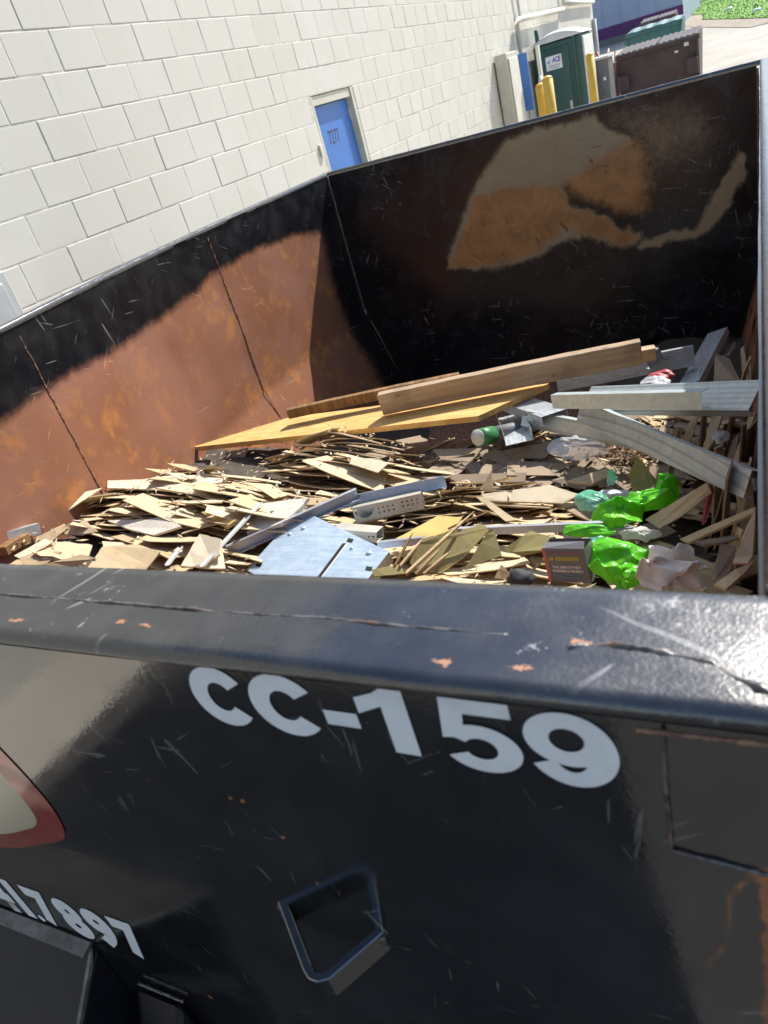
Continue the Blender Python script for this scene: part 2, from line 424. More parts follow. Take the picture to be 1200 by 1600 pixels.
# ------------------------------------------------------------ helpers
def link(name, me, mat=None, parent=None):
    o = bpy.data.objects.new(name, me)
    COL.objects.link(o)
    if mat is not None and len(me.materials) == 0:
        me.materials.append(M[mat] if isinstance(mat, str) else mat)
    if parent is not None:
        o.parent = parent
        o.matrix_parent_inverse = parent.matrix_world.inverted()
    return o

def pyobj(name, vs, fs, mat, parent=None, smooth=False):
    me = bpy.data.meshes.new(name)
    me.from_pydata([tuple(v) for v in vs], [], fs)
    me.validate(); me.update()
    if smooth:
        me.polygons.foreach_set('use_smooth', [True] * len(me.polygons))
    return link(name, me, mat, parent)

def bmobj(name, bm, mat, parent=None, smooth=False, fixn=True):
    if fixn:
        bmesh.ops.recalc_face_normals(bm, faces=bm.faces[:])
    me = bpy.data.meshes.new(name)
    bm.to_mesh(me); bm.free()
    if smooth:
        me.polygons.foreach_set('use_smooth', [True] * len(me.polygons))
    return link(name, me, mat, parent)

def thing(name, label, cat, loc=(0, 0, 0), group=None):
    o = bpy.data.objects.new(name, None)
    COL.objects.link(o)
    o.location = loc
    o.empty_display_size = 0.1
    o.matrix_world = Matrix.Translation(loc)
    o['label'] = label; o['category'] = cat
    if group: o['group'] = group
    return o

def tag(o, label, cat, group=None):
    o['label'] = label; o['category'] = cat
    if group: o['group'] = group
    return o

def structure(o):
    o['kind'] = 'structure'
    return o

def recentre(o):
    """Move a mesh object's origin to the middle of its mesh."""
    me = o.data
    c = sum((v.co for v in me.vertices), Vector()) / max(1, len(me.vertices))
    me.transform(Matrix.Translation(-c))
    o.matrix_world = Matrix.Translation(c)
    return o

def add_box(bm, lo, hi, bevel=0.0, M4=None):
    r = bmesh.ops.create_cube(bm, size=1.0)
    vs = r['verts']
    lo, hi = Vector(lo), Vector(hi)
    for v in vs:
        v.co = Vector(((v.co[i] + 0.5) * (hi[i] - lo[i]) + lo[i] for i in range(3)))
    if bevel:
        es = list({e for v in vs for e in v.link_edges})
        g = bmesh.ops.bevel(bm, geom=es, offset=bevel, segments=1, affect='EDGES', profile=0.5)
        vs = list({v for f in g['faces'] for v in f.verts} | {v for v in vs if v.is_valid})
    if M4 is not None:
        for v in vs:
            v.co = M4 @ v.co
    return vs

def box(name, lo, hi, mat, parent=None, bevel=0.0):
    bm = bmesh.new(); add_box(bm, lo, hi, bevel)
    return bmobj(name, bm, mat, parent)

def frame_of(d, upv=(0, 0, 1)):
    x = Vector(d).normalized(); upv = Vector(upv)
    y = upv.cross(x)
    if y.length < 1e-4: y = Vector((0, 1, 0)).cross(x)
    y.normalize(); z = x.cross(y)
    return Matrix((x, y, z)).transposed()

def add_tube(bm, pts, r, seg=8, cap=True):
    rings = []
    for i, p in enumerate(pts):
        p = Vector(p)
        d = Vector(pts[min(i + 1, len(pts) - 1)]) - Vector(pts[max(i - 1, 0)])
        F = frame_of(d)
        rr = r[i] if hasattr(r, '__len__') else r
        rings.append([bm.verts.new(p + F @ Vector((0, math.cos(a) * rr, math.sin(a) * rr))) for a in (2 * math.pi * k / seg for k in range(seg))])
    for a, b in zip(rings, rings[1:]):
        for k in range(seg):
            bm.faces.new((a[k], a[(k + 1) % seg], b[(k + 1) % seg], b[k]))
    if cap:
        bm.faces.new(rings[0][::-1]); bm.faces.new(rings[-1])

def tube(name, pts, r, mat, parent=None, seg=10, smooth=True):
    bm = bmesh.new(); add_tube(bm, pts, r, seg)
    return bmobj(name, bm, mat, parent, smooth)

def nz(*a):
    return noise.noise(Vector(a))
def fbm(v, o=4):
    return noise.fractal(Vector(v), 0.6, 2.1, o)

def smooth01(a, b, x):
    t = min(1, max(0, (x - a) / (b - a))); return t * t * (3 - 2 * t)

def grid_plate(name, fn, nu, nv, thick, mat, parent, rust=None, scuff=None):
    """A plate whose two faces follow fn(u, v); thick is the offset of the second face. Point attributes rust, scuff."""
    vs, fs = [], []
    off = Vector(thick)
    for s in (0, 1):
        for j in range(nv + 1):
            for i in range(nu + 1):
                vs.append(Vector(fn(i / nu, j / nv)) + off * s)
    n1 = (nu + 1) * (nv + 1)
    def id_(i, j, s): return s * n1 + j * (nu + 1) + i
    for j in range(nv):
        for i in range(nu):
            fs.append((id_(i, j, 0), id_(i + 1, j, 0), id_(i + 1, j + 1, 0), id_(i, j + 1, 0)))
            fs.append((id_(i, j, 1), id_(i, j + 1, 1), id_(i + 1, j + 1, 1), id_(i + 1, j, 1)))
    for i in range(nu):
        for j in (0, nv):
            fs.append((id_(i, j, 0), id_(i, j, 1), id_(i + 1, j, 1), id_(i + 1, j, 0)))
    for j in range(nv):
        for i in (0, nu):
            fs.append((id_(i, j, 0), id_(i, j + 1, 0), id_(i, j + 1, 1), id_(i, j, 1)))
    o = pyobj(name, vs, fs, mat, parent, True)
    me = o.data
    try:
        me.set_sharp_from_angle(angle=math.radians(40))
    except Exception:
        pass
    for nm, f in (('rust', rust), ('scuff', scuff)):
        a = me.attributes.new(nm, 'FLOAT', 'POINT')
        if f: a.data.foreach_set('value', [f(v) for v in vs])
    return o

def prism(name, corners, thick, mat, parent=None, n=None, bevel=0.0, jag=0.0, sub=0, bow=0.0):
    """A flat or slightly bent board with the given outline (world points), thick below it."""
    P = [Vector(c) for c in corners]
    if n is None:
        n = Vector((0, 0, 0))
        for a, b in zip(P, P[1:] + P[:1]):
            n += a.cross(b)
        n.normalize()
        if n.dot(Vector((0, -0.9, 0.45))) < 0: n = -n
    n = Vector(n)
    Q = []
    for a, b in zip(P, P[1:] + P[:1]):
        L = (b - a).length
        k = max(1, int(L / 0.012)) if jag else 1
        for i in range(k):
            q = a.lerp(b, i / k)
            if jag and i: q = q + (b - a).cross(n).normalized() * jag * nz(q.x * 60, q.y * 60, q.z * 60)
            Q.append(q)
    if bow:
        c = sum(Q, Vector()) / len(Q); R = max((q - c).length for q in Q)
        Q = [q - n * bow * ((q - c).length / R) ** 2 for q in Q]
    bm = bmesh.new()
    top = [bm.verts.new(q) for q in Q]
    bot = [bm.verts.new(q - n * thick) for q in Q]
    if bow:
        ct = bm.verts.new(c); cb = bm.verts.new(c - n * thick)
        for i in range(len(Q)):
            j = (i + 1) % len(Q)
            bm.faces.new((top[i], top[j], ct)); bm.faces.new((bot[j], bot[i], cb))
    else:
        bm.faces.new(top); bm.faces.new(bot[::-1])
    for i in range(len(Q)):
        j = (i + 1) % len(Q)
        bm.faces.new((top[j], top[i], bot[i], bot[j]))
    if bevel:
        bmesh.ops.bevel(bm, geom=bm.edges[:], offset=bevel, segments=1, affect='EDGES')
    return bmobj(name, bm, mat, parent)

def channel(name, p0, p1, wdir, width, flange, mat, parent=None, t=0.0012, lip=0.0, cut=0.0, bend=0.0):
    """A U profile from p0 to p1: the web is `width` wide along wdir, its flanges go along the cross direction."""
    p0, p1 = Vector(p0), Vector(p1)
    x = (p1 - p0).normalized(); w = Vector(wdir); w = (w - x * w.dot(x)).normalized(); f = x.cross(w)
    prof = []
    h = width / 2; s = 1 if flange > 0 else -1; fl = abs(flange)
    out = [(-h + lip, fl), (-h, fl), (-h, 0), (h, 0), (h, fl), (h - lip, fl)] if lip else [(-h, fl), (-h, 0), (h, 0), (h, fl)]
    inn = [(-h + lip, fl - t), (-h + t, fl - t), (-h + t, t), (h - t, t), (h - t, fl - t), (h - lip, fl - t)] if lip else [(-h + t, fl), (-h + t, t), (h - t, t), (h - t, fl)]
    ring = out + inn[::-1]
    L = (p1 - p0).length
    n = max(1, int(L / 0.05))
    bm = bmesh.new(); rows = []
    for i in range(n + 1):
        q = p0 + x * (L * i / n) + f * (bend * math.sin(math.pi * i / n))
        rows.append([bm.verts.new(q + w * a + f * (b * s)) for a, b in ring])
    k = len(ring)
    for a, b in zip(rows, rows[1:]):
        for i in range(k):
            bm.faces.new((a[i], a[(i + 1) % k], b[(i + 1) % k], b[i]))
    m_ = len(out)
    for R in (rows[0], rows[-1]):
        for i in range(m_ - 1):
            bm.faces.new((R[i], R[i + 1], R[k - 2 - i], R[k - 1 - i]))
    return bmobj(name, bm, mat, parent)

_font_dg = None
def text_mesh(name, body, mat, parent, origin, xd, yd, width, height, offset=0.0, thick=0.0006, shear=0.0):
    cu = bpy.data.curves.new(name, 'FONT'); cu.body = body; cu.size = 1.0; cu.offset = offset; cu.extrude = 0.0; cu.shear = shear
    cu.resolution_u = 4
    to = bpy.data.objects.new(name + '_curve', cu); COL.objects.link(to)
    dg = bpy.context.evaluated_depsgraph_get()
    me = bpy.data.meshes.new_from_object(to.evaluated_get(dg))
    bpy.data.objects.remove(to); bpy.data.curves.remove(cu)
    xs = [v.co.x for v in me.vertices]; ys = [v.co.y for v in me.vertices]
    x0, x1, y0, y1 = min(xs), max(xs), min(ys), max(ys)
    xd, yd = Vector(xd).normalized(), Vector(yd).normalized(); zd = xd.cross(yd); o = Vector(origin)
    for v in me.vertices:
        v.co = o + xd * ((v.co.x - x0) / (x1 - x0) * width) + yd * ((v.co.y - y0) / (y1 - y0) * height) + zd * thick
    me.name = name; me.materials.clear()
    return link(name, me, mat, parent)

def crumple(name, centre, size, mat, seed, amp=0.5, sub=4, parent=None, ridge=5.0, flat=0.0, smooth=True, rot=0.0):
    bm = bmesh.new()
    bmesh.ops.create_icosphere(bm, subdivisions=sub, radius=1.0)
    R = Matrix.Rotation(rot, 3, 'Z')
    for v in bm.verts:
        d = v.co.normalized()
        q = d * ridge * 0.4 + Vector((seed * 3.1, seed * 1.7, seed))
        w = Vector((fbm(q + Vector((5, 0, 0)), 3), fbm(q + Vector((0, 9, 0)), 3), fbm(q, 3)))
        q2 = d * ridge + w * 1.6 + Vector((seed, seed * 2, 0))
        r = 1 - abs(noise.noise(q2)) * 2
        r2 = 1 - abs(noise.noise(q2 * 2.3)) * 2
        k = 0.74 + amp * (0.20 * r + 0.07 * r2 + 0.50 * noise.noise(d * 1.7 + Vector((seed, 0, 0))))
        p = d * k
        if p.z < -flat: p.z = -flat + (p.z + flat) * 0.2
        v.co = R @ Vector((p.x * size[0], p.y * size[1], p.z * size[2])) + Vector(centre)
    o = bmobj(name, bm, mat, parent, smooth)
    if parent is None: recentre(o)
    return o

# ------------------------------------------------------------ ground and far setting
def gz(y): return 0.03 * max(0.0, y - 16.0)

vs, fs = [], []
xs = [-300, -120, -60, -30, -15, -6, 0, 6, 15, 30, 60, 120, 300]
ys = [-200, -60, -20, -8, 0, 8, 16, 24, 34, 46, 60, 90, 140, 240, 400]
for y in ys:
    for x in xs: vs.append((x, y, gz(y)))
nx = len(xs)
for j in range(len(ys) - 1):
    for i in range(nx - 1):
        a = j * nx + i
        fs.append((a, a + 1, a + nx + 1, a + nx))
structure(pyobj('ground', vs, fs, 'ground'))

structure(pyobj('unseen_dark_ground', [(-2.75, -60, 0.004), (40, -60, 0.004), (40, 2.5, 0.004), (1.2, 2.5, 0.004), (0.6, 0.8, 0.004), (-2.75, 0.8, 0.004)], [(0, 1, 2, 3, 4, 5)], 'darkground'))  # out-of-view ground sheet, added to darken reflections in the near end plate
# grass bank at the far right with a soil rim
def on_g(p, dz=0.0): return (p[0], p[1], gz(p[1]) + dz)
gp = [(-2.9, 51.5), (-0.9, 43.5), (0.4, 38.5), (6, 36), (30, 34), (60, 60), (60, 150), (-30, 150), (-6.0, 66), (-3.3, 58)]
def fan(pts, dz):
    c = (12, 70)
    return [on_g(c, dz)] + [on_g(p, dz) for p in pts], [(0, i + 1, (i + 1) % len(pts) + 1) for i in range(len(pts))]
v, f = fan(gp, 0.05); structure(pyobj('lawn', v, f, 'grassbase'))
rim = []
soil = [(p[0] + (0.7 if p[0] > 40 else -0.8), p[1] - 1.6) for p in gp[:5]] + gp[5:8] + [(-6.6, 65), (-4.1, 57)]
v, f = fan(soil, 0.02); structure(pyobj('soil_verge', v, f, 'soil'))
# grass blades
vs, fs = [], []
def inside(x, y, poly):
    r = False
    for (x1, y1), (x2, y2) in zip(poly, poly[1:] + poly[:1]):
        if (y1 > y) != (y2 > y) and x < (x2 - x1) * (y - y1) / (y2 - y1) + x1: r = not r
    return r
k = 0
while k < 9000:
    x, y = rng.uniform(-7, 8), 34 + 40 * rng.random() ** 1.4
    if not inside(x, y, gp): continue
    k += 1
    h = rng.uniform(0.03, 0.08); a = rng.uniform(0, math.pi); w = 0.05
    b = Vector(on_g((x, y), 0.04)); d = Vector((math.cos(a) * w, math.sin(a) * w, 0)); l = Vector((rng.uniform(-.06, .06), rng.uniform(-.06, .06), h))
    i = len(vs); vs += [b - d, b + d, b + l]; fs.append((i, i + 1, i + 2))
g = pyobj('grass', vs, fs, 'grass'); g['kind'] = 'stuff'; g['label'] = 'bright green mown grass on the bank at the far end'
for i, (x, y) in enumerate([(-0.2, 44), (0.7, 46.5), (-1.6, 52)]):
    o = crumple('paper_scrap', (x, y, gz(y) + 0.12), (0.28, 0.2, 0.14), 'white', 20 + i, 0.4, 2)
    tag(o, ['white scrap of paper lying nearest on the green grass', 'white scrap of paper in the middle of the green grass', 'white scrap of paper at the left rim of the grass'][i], 'litter', 'white scraps on the grass')

# pale blue building with purple band
bt = thing('metal_building', 'pale blue metal building with a purple band along its foot', 'building', (-12, 54, gz(54)))
z0 = gz(54)
bx0, bx1 = -26.0, -4.05
box('wall', (bx0, 54.0, z0 - 1), (bx1, 70, z0 + 7), 'bluewall', bt)
box('purple_band', (bx0, 53.95, z0 + 0.35), (bx1 + 0.02, 53.99, z0 + 0.95), 'purple', bt)
box('foot_shadow_strip', (bx0, 53.96, z0 - 1), (bx1 + 0.01, 53.985, z0 + 0.34), 'darkgrey', bt)  # dark strip paints the shadow at the wall's foot
for i in range(22):
    box('panel_rib', (bx0 + 0.5 + i, 53.97, z0 + 1.0), (bx0 + 0.56 + i, 53.995, z0 + 7), 'bluewall', bt)
box('roof', (bx0 - 0.2, 53.8, z0 + 7.0), (bx1 + 0.2, 70.2, z0 + 7.25), 'greymetal', bt)

# far fence and trees
ft = thing('wire_fence', 'thin dark post and rail fence past the blue building', 'fence', (-3, 72, gz(72)))
for i in range(9):
    x = -9 + i * 2.4
    tube('post', [(x, 72, gz(72) - 0.2), (x, 72, gz(72) + 1.5)], 0.07, 'trunk', ft, 6)
for z in (0.5, 1.0, 1.4):
    tube('rail', [(-9, 72, gz(72) + z), (10.4, 72, gz(72) + z)], 0.045, 'trunk', ft, 6)

def tree(x, y, h, seed, label):
    t = thing('tree', label, 'tree', (x, y, gz(y)), 'trees beyond the fence')
    r = random.Random(seed)
    b = Vector((x, y, gz(y)))
    bm = bmesh.new()
    add_tube(bm, [b, b + Vector((0.1, 0, h * 0.3)), b + Vector((0.15, 0.1, h * 0.6)), b + Vector((0.1, 0, h * .9))], [0.22, 0.16, 0.1, 0.03], 7)
    for i in range(6):
        z = h * r.uniform(0.3, 0.7); a = r.uniform(0, 6.28)
        s = b + Vector((0.1, 0, z)); e = s + Vector((math.cos(a), math.sin(a), 0.7)) * h * 0.22
        add_tube(bm, [s, s.lerp(e, .5) + Vector((0, 0, .1)), e], [0.08, 0.05, 0.02], 5)
    bmobj('trunk', bm, 'trunk', t)
    vs, fs = [], []
    cl = [b + Vector((r.gauss(0, h * .17), r.gauss(0, h * .17), h * r.uniform(.25, .98))) for _ in range(26)]
    for c in cl:
        for _ in range(80):
            p = c + Vector((r.gauss(0, h * .06), r.gauss(0, h * .06), r.gauss(0, h * .05)))
            d1 = Vector((r.gauss(0, 1), r.gauss(0, 1), r.gauss(0, 1))).normalized() * 0.16; d2 = d1.orthogonal().normalized() * 0.1
            i = len(vs); vs += [p - d1, p + d2, p + d1, p - d2]; fs.append((i, i + 1, i + 2, i + 3))
    pyobj('crown', vs, fs, 'leaf', t)
for i, (x, y, h) in enumerate([(-9, 80, 5), (-5.5, 78, 4), (-2, 82, 6), (3, 79, 5), (8, 84, 7)]):
    tree(x, y, h, 40 + i, ['leafy green tree behind the far fence, next to the blue building', 'low bushy tree behind the fence, right of the blue building', 'tall leafy tree behind the fence above the lawn', 'rounded leafy tree behind the lawn at the far right', 'tallest leafy tree at the far right behind the lawn'][i])

# ------------------------------------------------------------ block building along the left
BX = -3.42
bld = thing('block_building', 'long cream painted concrete block building with a blue door', 'building', (-6.5, 7, 0))
DY0, DY1, DZ = 6.31, 7.18, 2.21
wy0, wy1, wz1 = -9.0, 20.45, 5.02
bm = bmesh.new()
add_box(bm, (-9.5, wy0, -0.3), (BX - 0.002, DY0, wz1)); add_box(bm, (-9.5, DY1, -0.3), (BX - 0.002, wy1, wz1))
add_box(bm, (-9.5, DY0, DZ), (BX - 0.002, DY1, wz1)); add_box(bm, (-9.5, DY0, -0.3), (BX - 0.12, DY1, DZ))
bmobj('wall', bm, 'mortar', bld)
box('parapet_cap', (-9.6, wy0, wz1), (BX + 0.06, wy1 + .05, wz1 + 0.08), 'trimwhite', bld)
BH, BL = 0.2035, 0.348
def block_mesh(L, nm):
    g, b = 0.003, 0.004
    y0, y1, z0, z1 = -L / 2 + g, L / 2 - g, -BH / 2 + g, BH / 2 - g
    v = [(-0.008, y0, z0), (-0.008, y1, z0), (-0.008, y1, z1), (-0.008, y0, z1),
         (-0.0018, y0, z0), (-0.0018, y1, z0), (-0.0018, y1, z1), (-0.0018, y0, z1),
         (0, y0 + b, z0 + b), (0, y1 - b, z0 + b), (0, y1 - b, z1 - b), (0, y0 + b, z1 - b)]
    f = [(8, 9, 10, 11)]
    for o in (0, 4):
        for i in range(4):
            j = (i + 1) % 4
            f.append((o + i, o + j, o + 4 + j, o + 4 + i))
    me = bpy.data.meshes.new(nm); me.from_pydata(v, [], f); me.update(); me.materials.append(M['block'])
    return me
full = block_mesh(BL, 'block')
cells = []
for k in range(-11, 14):
    z0 = 2.21 + BH * k
    zc = z0 + BH / 2
    if zc < 0.02: continue
    off = 3.13 if k % 2 else 3.13 + BL / 2
    i0 = int((wy0 - off) / BL) - 1
    for i in range(i0, i0 + 90):
        y0 = off + i * BL; y1 = y0 + BL
        if y1 > wy1 or y0 < wy0: continue
        segs = [(y0, y1)]
        ob0, ob1 = (DY0, DY1) if k < 0 else ((5.93, 7.50) if k == 0 else (0, 0))
        if ob1 > 0:
            segs = []
            if y0 < ob0: segs.append((y0, min(y1, ob0)))
            if y1 > ob1: segs.append((max(y0, ob1), y1))
        for a, b in segs:
            if b - a > 0.05: cells.append(((a + b) / 2, zc, b - a))
cam_p = Vector((0, 0, 2.05))
fwd = -back
def in_view(p, pad=1.06):
    q = Vector(p) - cam_p
    d = q.dot(fwd)
    return d > 0.05 and abs(q.dot(right)) < d * (600 / 1140) * pad and abs(q.dot(up)) < d * (800 / 1140) * pad
def shown(c):
    y, z, L = c
    if not in_view((BX, y, z)): return False
    t = 2.27 / 3.42
    q = cam_p.lerp(Vector((BX, y, z)), t)
    return q.z > 1.72 or q.y > 4.2
vis = sorted([c for c in cells if shown(c)], key=lambda c: (c[0] ** 2 + 3.42 ** 2))
near_blocks = vis[:300]
near_set = set(near_blocks)
meshes = {round(BL, 3): full}
for y, z, L in near_blocks:
    key = round(L, 3)
    if key not in meshes: meshes[key] = block_mesh(L, 'cut_block')
    o = bpy.data.objects.new('block', meshes[key]); COL.objects.link(o)
    o.location = (BX + rng.uniform(-0.0015, 0.0015), y, z)
    o.rotation_euler = (rng.uniform(-.002, .002), rng.uniform(-.004, .004), rng.uniform(-.003, .003))
    o.parent = bld; o.matrix_parent_inverse = bld.matrix_world.inverted()
bm = bmesh.new()
for c in cells:
    if c in near_set: continue
    y, z, L = c
    me = meshes.get(round(L, 3)) or meshes.setdefault(round(L, 3), block_mesh(L, 'cut_block'))
    n0 = len(bm.verts)
    bm.from_mesh(me); bm.verts.ensure_lookup_table()
    d = Vector((BX + rng.uniform(-.0015, .0015), y, z))
    for v in bm.verts[n0:]: v.co += d
o = bmobj('block_courses', bm, 'block', bld, fixn=False); o['kind'] = 'stuff'
# lintel, frame, leaf
box('lintel', (BX - 0.1, 5.935, DZ + 0.004), (BX - 0.001, 7.495, DZ + BH - 0.005), 'block', bld, 0.004)
door = box('door', (BX - 0.115, 6.352, 0.03), (BX - 0.065, 7.115, 2.125), 'bluedoor', bld, 0.003)
bm = bmesh.new()
add_box(bm, (BX - 0.115, DY0 + .005, 0.0), (BX - 0.002, 6.35, DZ - .005), 0.003); add_box(bm, (BX - 0.115, 7.12, 0.0), (BX - 0.002, DY1 - .005, DZ - .005), 0.003)
add_box(bm, (BX - 0.115, 6.352, 2.13), (BX - 0.013, 7.118, DZ - .005), 0.003)
bmobj('door_frame', bm, 'frame', door)
for z_ in (0.35, 1.1, 1.95):
    box('hinge', (BX - 0.066, 7.100, z_), (BX - 0.052, 7.119, z_ + 0.10), 'greymetal', door, 0.002)
text_mesh('lettering', '7277', 'dark', door, (BX - 0.0645, 6.575, 1.80), (0, 1, 0), (0, 0, 1), 0.22, 0.115, 0.0)
tube('handle', [(BX - 0.064, 6.42, 1.02), (BX - 0.02, 6.42, 1.02), (BX - 0.02, 6.53, 1.02)], 0.012, 'greymetal', door, 8)
box('junction_box', (BX + 0.001, 6.22, 1.74), (BX + 0.02, 6.265, 1.84), 'trimwhite', bld, 0.004)
tube('downpipe', [(BX + 0.08, 13.2, 0.3), (BX + 0.08, 13.2, 2.45), (BX + 0.09, 13.35, 2.51), (BX + 0.09, 16.75, 2.56), (BX + 0.02, 16.8, 2.56)], 0.042, 'trimwhite', bld, 10)
tube('pipe', [(BX + 0.06, 17.0, 2.66), (BX + 0.06, 20.3, 2.63)], 0.035, 'trimwhite', bld, 10)
tube('pipe', [(BX + 0.06, 17.0, 2.66), (BX + 0.06, 16.95, 4.6)], 0.03, 'trimwhite', bld, 8)
tube('pipe', [(BX + 0.05, 13.6, 2.55), (BX + 0.05, 13.55, 4.9)], 0.02, 'greymetal', bld, 8)
tube('corner_post', [(BX + 0.05, 20.2, 0), (BX + 0.05, 20.2, 2.3)], 0.05, 'greymetal', bld, 8)
# cabinets and posts along the wall
t = thing('electrical_cabinet', 'light grey cabinet against the block wall at the left edge', 'cabinet', (-3.3, 2.45, 0))
CB = (-3.1200,2.4485,1.6419)
CT = (-3.1200,2.4211,1.8269)
box('body', (-3.40, CB[1] - 0.9, 0.2), (-3.12, CB[1], CT[2]), 'greymetal', t, 0.008)
box('door', (-3.118, CB[1] - 0.85, 0.25), (-3.105, CB[1] - 0.05, CT[2] - 0.05), 'greymetal', t, 0.004)
t = thing('wall_cabinet', 'tall beige cabinet on the wall in front of the toilet cubicle', 'cabinet', (-3.3, 12.0, 0))
box('body', (-3.40, 11.9, 0.1), (-3.22, 12.5, 2.12), 'frame', t, 0.01)
box('door', (-3.218, 11.95, 0.2), (-3.20, 12.45, 2.05), 'trimwhite', t, 0.005)
t = thing('open_door', 'narrow blue door standing open beside the beige cabinet', 'door', (-3.1, 12.9, 0))
box('leaf', (-3.3840,12.9000,1.2718), ((-3.2161,12.9000,2.1990)[0] + 0.03, 12.95, 2.06), 'bluedoor', t, 0.004)
for w in t.children: pass
box('door_edge', (-3.03, 12.86, 0.05), (-2.985, 12.96, 2.10), 'trimwhite', t, 0.004)
t = thing('grey_post', 'grey rounded post between the blue door and the green cubicle', 'post', (-2.94, 12.6, 0))
tube('pole', [(-2.93, 12.6, 0), (-2.93, 12.6, 1.62), (-2.95, 12.62, 1.70)], [0.06, 0.06, 0.02], 'greymetal', t, 10)
for i, (x, y, h, lab) in enumerate([(-2.80, 11.9, 1.63, 'shorter yellow bollard left of its twin before the green cubicle'), (-2.66, 11.75, 1.70, 'taller yellow bollard right of its twin before the green cubicle'), (-2.30, 13.1, 1.80, 'yellow bollard at the right corner of the green cubicle')]):
    t = thing('bollard', lab, 'bollard', (x, y, 0), 'yellow bollards by the toilet cubicle')
    r = 0.075 if i < 2 else 0.06
    tube('pipe', [(x, y, 0), (x, y, h - 0.03)], r, 'bollard', t, 16)
    bm = bmesh.new(); add_tube(bm, [(x, y, h - 0.029), (x, y, h - 0.01), (x, y, h + 0.01)], [r * 1.02, r * .85, r * .3], 16); bmobj('cap', bm, 'bollard', t, True)

# portable toilet
pt = thing('portable_toilet', 'dark green portable toilet cubicle with a white roof', 'toilet cubicle', (-2.95, 14.5, 0))
px0, px1, py0, py1 = -3.33, -2.56, 13.95, 14.9
box('body', (px0, py0, 0.12), (px1, py1, 2.10), 'potty', pt, 0.03)
box('base', (px0 - 0.03, py0 - 0.04, 0.0), (px1 + .03, py1 + .03, 0.12), 'darkgrey', pt, 0.02)
box('door', (px0 + 0.10, py0 - 0.025, 0.2), (px1 - 0.20, py0 - .001, 2.0), 'potty', pt, 0.01)
for x in (px0 + .03, px1 - 0.14):
    box('corner_post', (x, py0 - 0.03, 0.12), (x + 0.05, py0 - .001, 2.1), 'potty', pt, 0.008)
box('lit_side_panel', (px1 + .001, py0 + 0.06, 0.2), (px1 + 0.035, py1 - 0.06, 2.05), 'pottyroof', pt, 0.01)  # white skin puts the sunlight on this side into the colour
bm = bmesh.new()
rows = []
for j in range(5):
    y = py0 - 0.04 + (py1 - py0 + 0.08) * j / 4
    rows.append([bm.verts.new((px0 - 0.03 + (px1 - px0 + .06) * i / 10, y, 2.102 + 0.13 * (1 - (i / 5 - 1) ** 2) * (1 if 0 < j < 4 else 0.7))) for i in range(11)])
for a, b in zip(rows, rows[1:]):
    for i in range(10): bm.faces.new((a[i], a[i + 1], b[i + 1], b[i]))
for r_ in (rows[0], rows[-1]):
    lo_ = [bm.verts.new((v.co.x, v.co.y, 2.095)) for v in r_]
    for i in range(10): bm.faces.new((r_[i], r_[i + 1], lo_[i + 1], lo_[i]))
bmobj('roof', bm, 'pottyroof', pt, True)
tube('vent_pipe', [(px0 + 0.05, py0 + 0.2, 2.0), (px0 + 0.05, py0 + 0.2, 2.32)], 0.035, 'potty', pt, 8)
for k_ in range(4):
    box('vent_slat', (px0 + 0.16, py0 - 0.034, 1.90 + k_ * .022), (px1 - 0.26, py0 - 0.0255, 1.91 + k_ * .022), 'potty', pt)
box('latch', (px1 - 0.27, py0 - 0.04, 1.05), (px1 - 0.23, py0 - 0.0255, 1.2), 'greymetal', pt, 0.004)
for z_ in (0.4, 1.1, 1.8):
    box('hinge', (px0 + 0.085, py0 - 0.036, z_), (px0 + 0.115, py0 - 0.0255, z_ + 0.1), 'darkgrey', pt, 0.003)
stk = box('sticker', (-3.14, py0 - 0.031, 1.70), (-2.88, py0 - 0.026, 1.90), 'decal', pt, 0.0)
text_mesh('lettering', 'ACE', plain('blue_print', (0.02, 0.03, 0.35), 0.5, bump=0), stk, (-3.04, py0 - 0.0315, 1.80), (1, 0, 0), (0, 0, 1), 0.145, 0.075, 0.03, 0.001, 0.2)
bm = bmesh.new()
for dx, dz, r_ in ((0, 0, 0.016), (0.028, 0.012, 0.013), (0.022, -0.02, 0.012)):
    bmesh.ops.create_circle(bm, cap_ends=True, radius=r_, segments=10, matrix=Matrix.Translation((-3.105 + dx, py0 - 0.0325, 1.82 + dz)) @ Matrix.Rotation(math.pi / 2, 4, 'X'))
bmobj('emblem', bm, 'cyan', stk)
for k_ in range(3):
    box('print_line', (-3.10, py0 - 0.0318, 1.722 + k_ * 0.02), (-2.93 + .01 * k_, py0 - 0.0312, 1.728 + k_ * 0.02), 'darkgrey', stk)

# grey utility cabinet, scrap cart, dumpsters behind
t = thing('utility_cabinet', 'grey brown metal cabinet between the bollard and the brown dumpster', 'cabinet', (-2.45, 15, 0))
box('body', (-2.62, 15.0, 0.0), (-2.34, 15.5, 1.62), 'darkgrey', t, 0.01)
box('lid', (-2.64, 14.98, 1.622), (-2.32, 15.52, 1.66), 'greymetal', t, 0.006)
box('handle', (-2.44, 14.985, 1.30), (-2.40, 14.999, 1.35), 'white', t)
t = thing('hand_truck', 'red hand truck with scrap leaning between the grey cabinet and brown dumpster', 'hand truck', (-2.5, 16.3, 0))
for x in (-2.62, -2.42):
    tube('rail', [(x, 15.9, 0.1), (x - 0.05, 16.3, 1.5), (x - 0.12, 16.4, 1.72)], 0.018, 'red', t, 6)
for z in (0.5, 0.9, 1.3, 1.6):
    tube('crossbar', [(-2.62 - z * .05, 15.9 + z * .27, z), (-2.42 - z * .05, 15.9 + z * .27, z)], 0.014, 'red', t, 6)
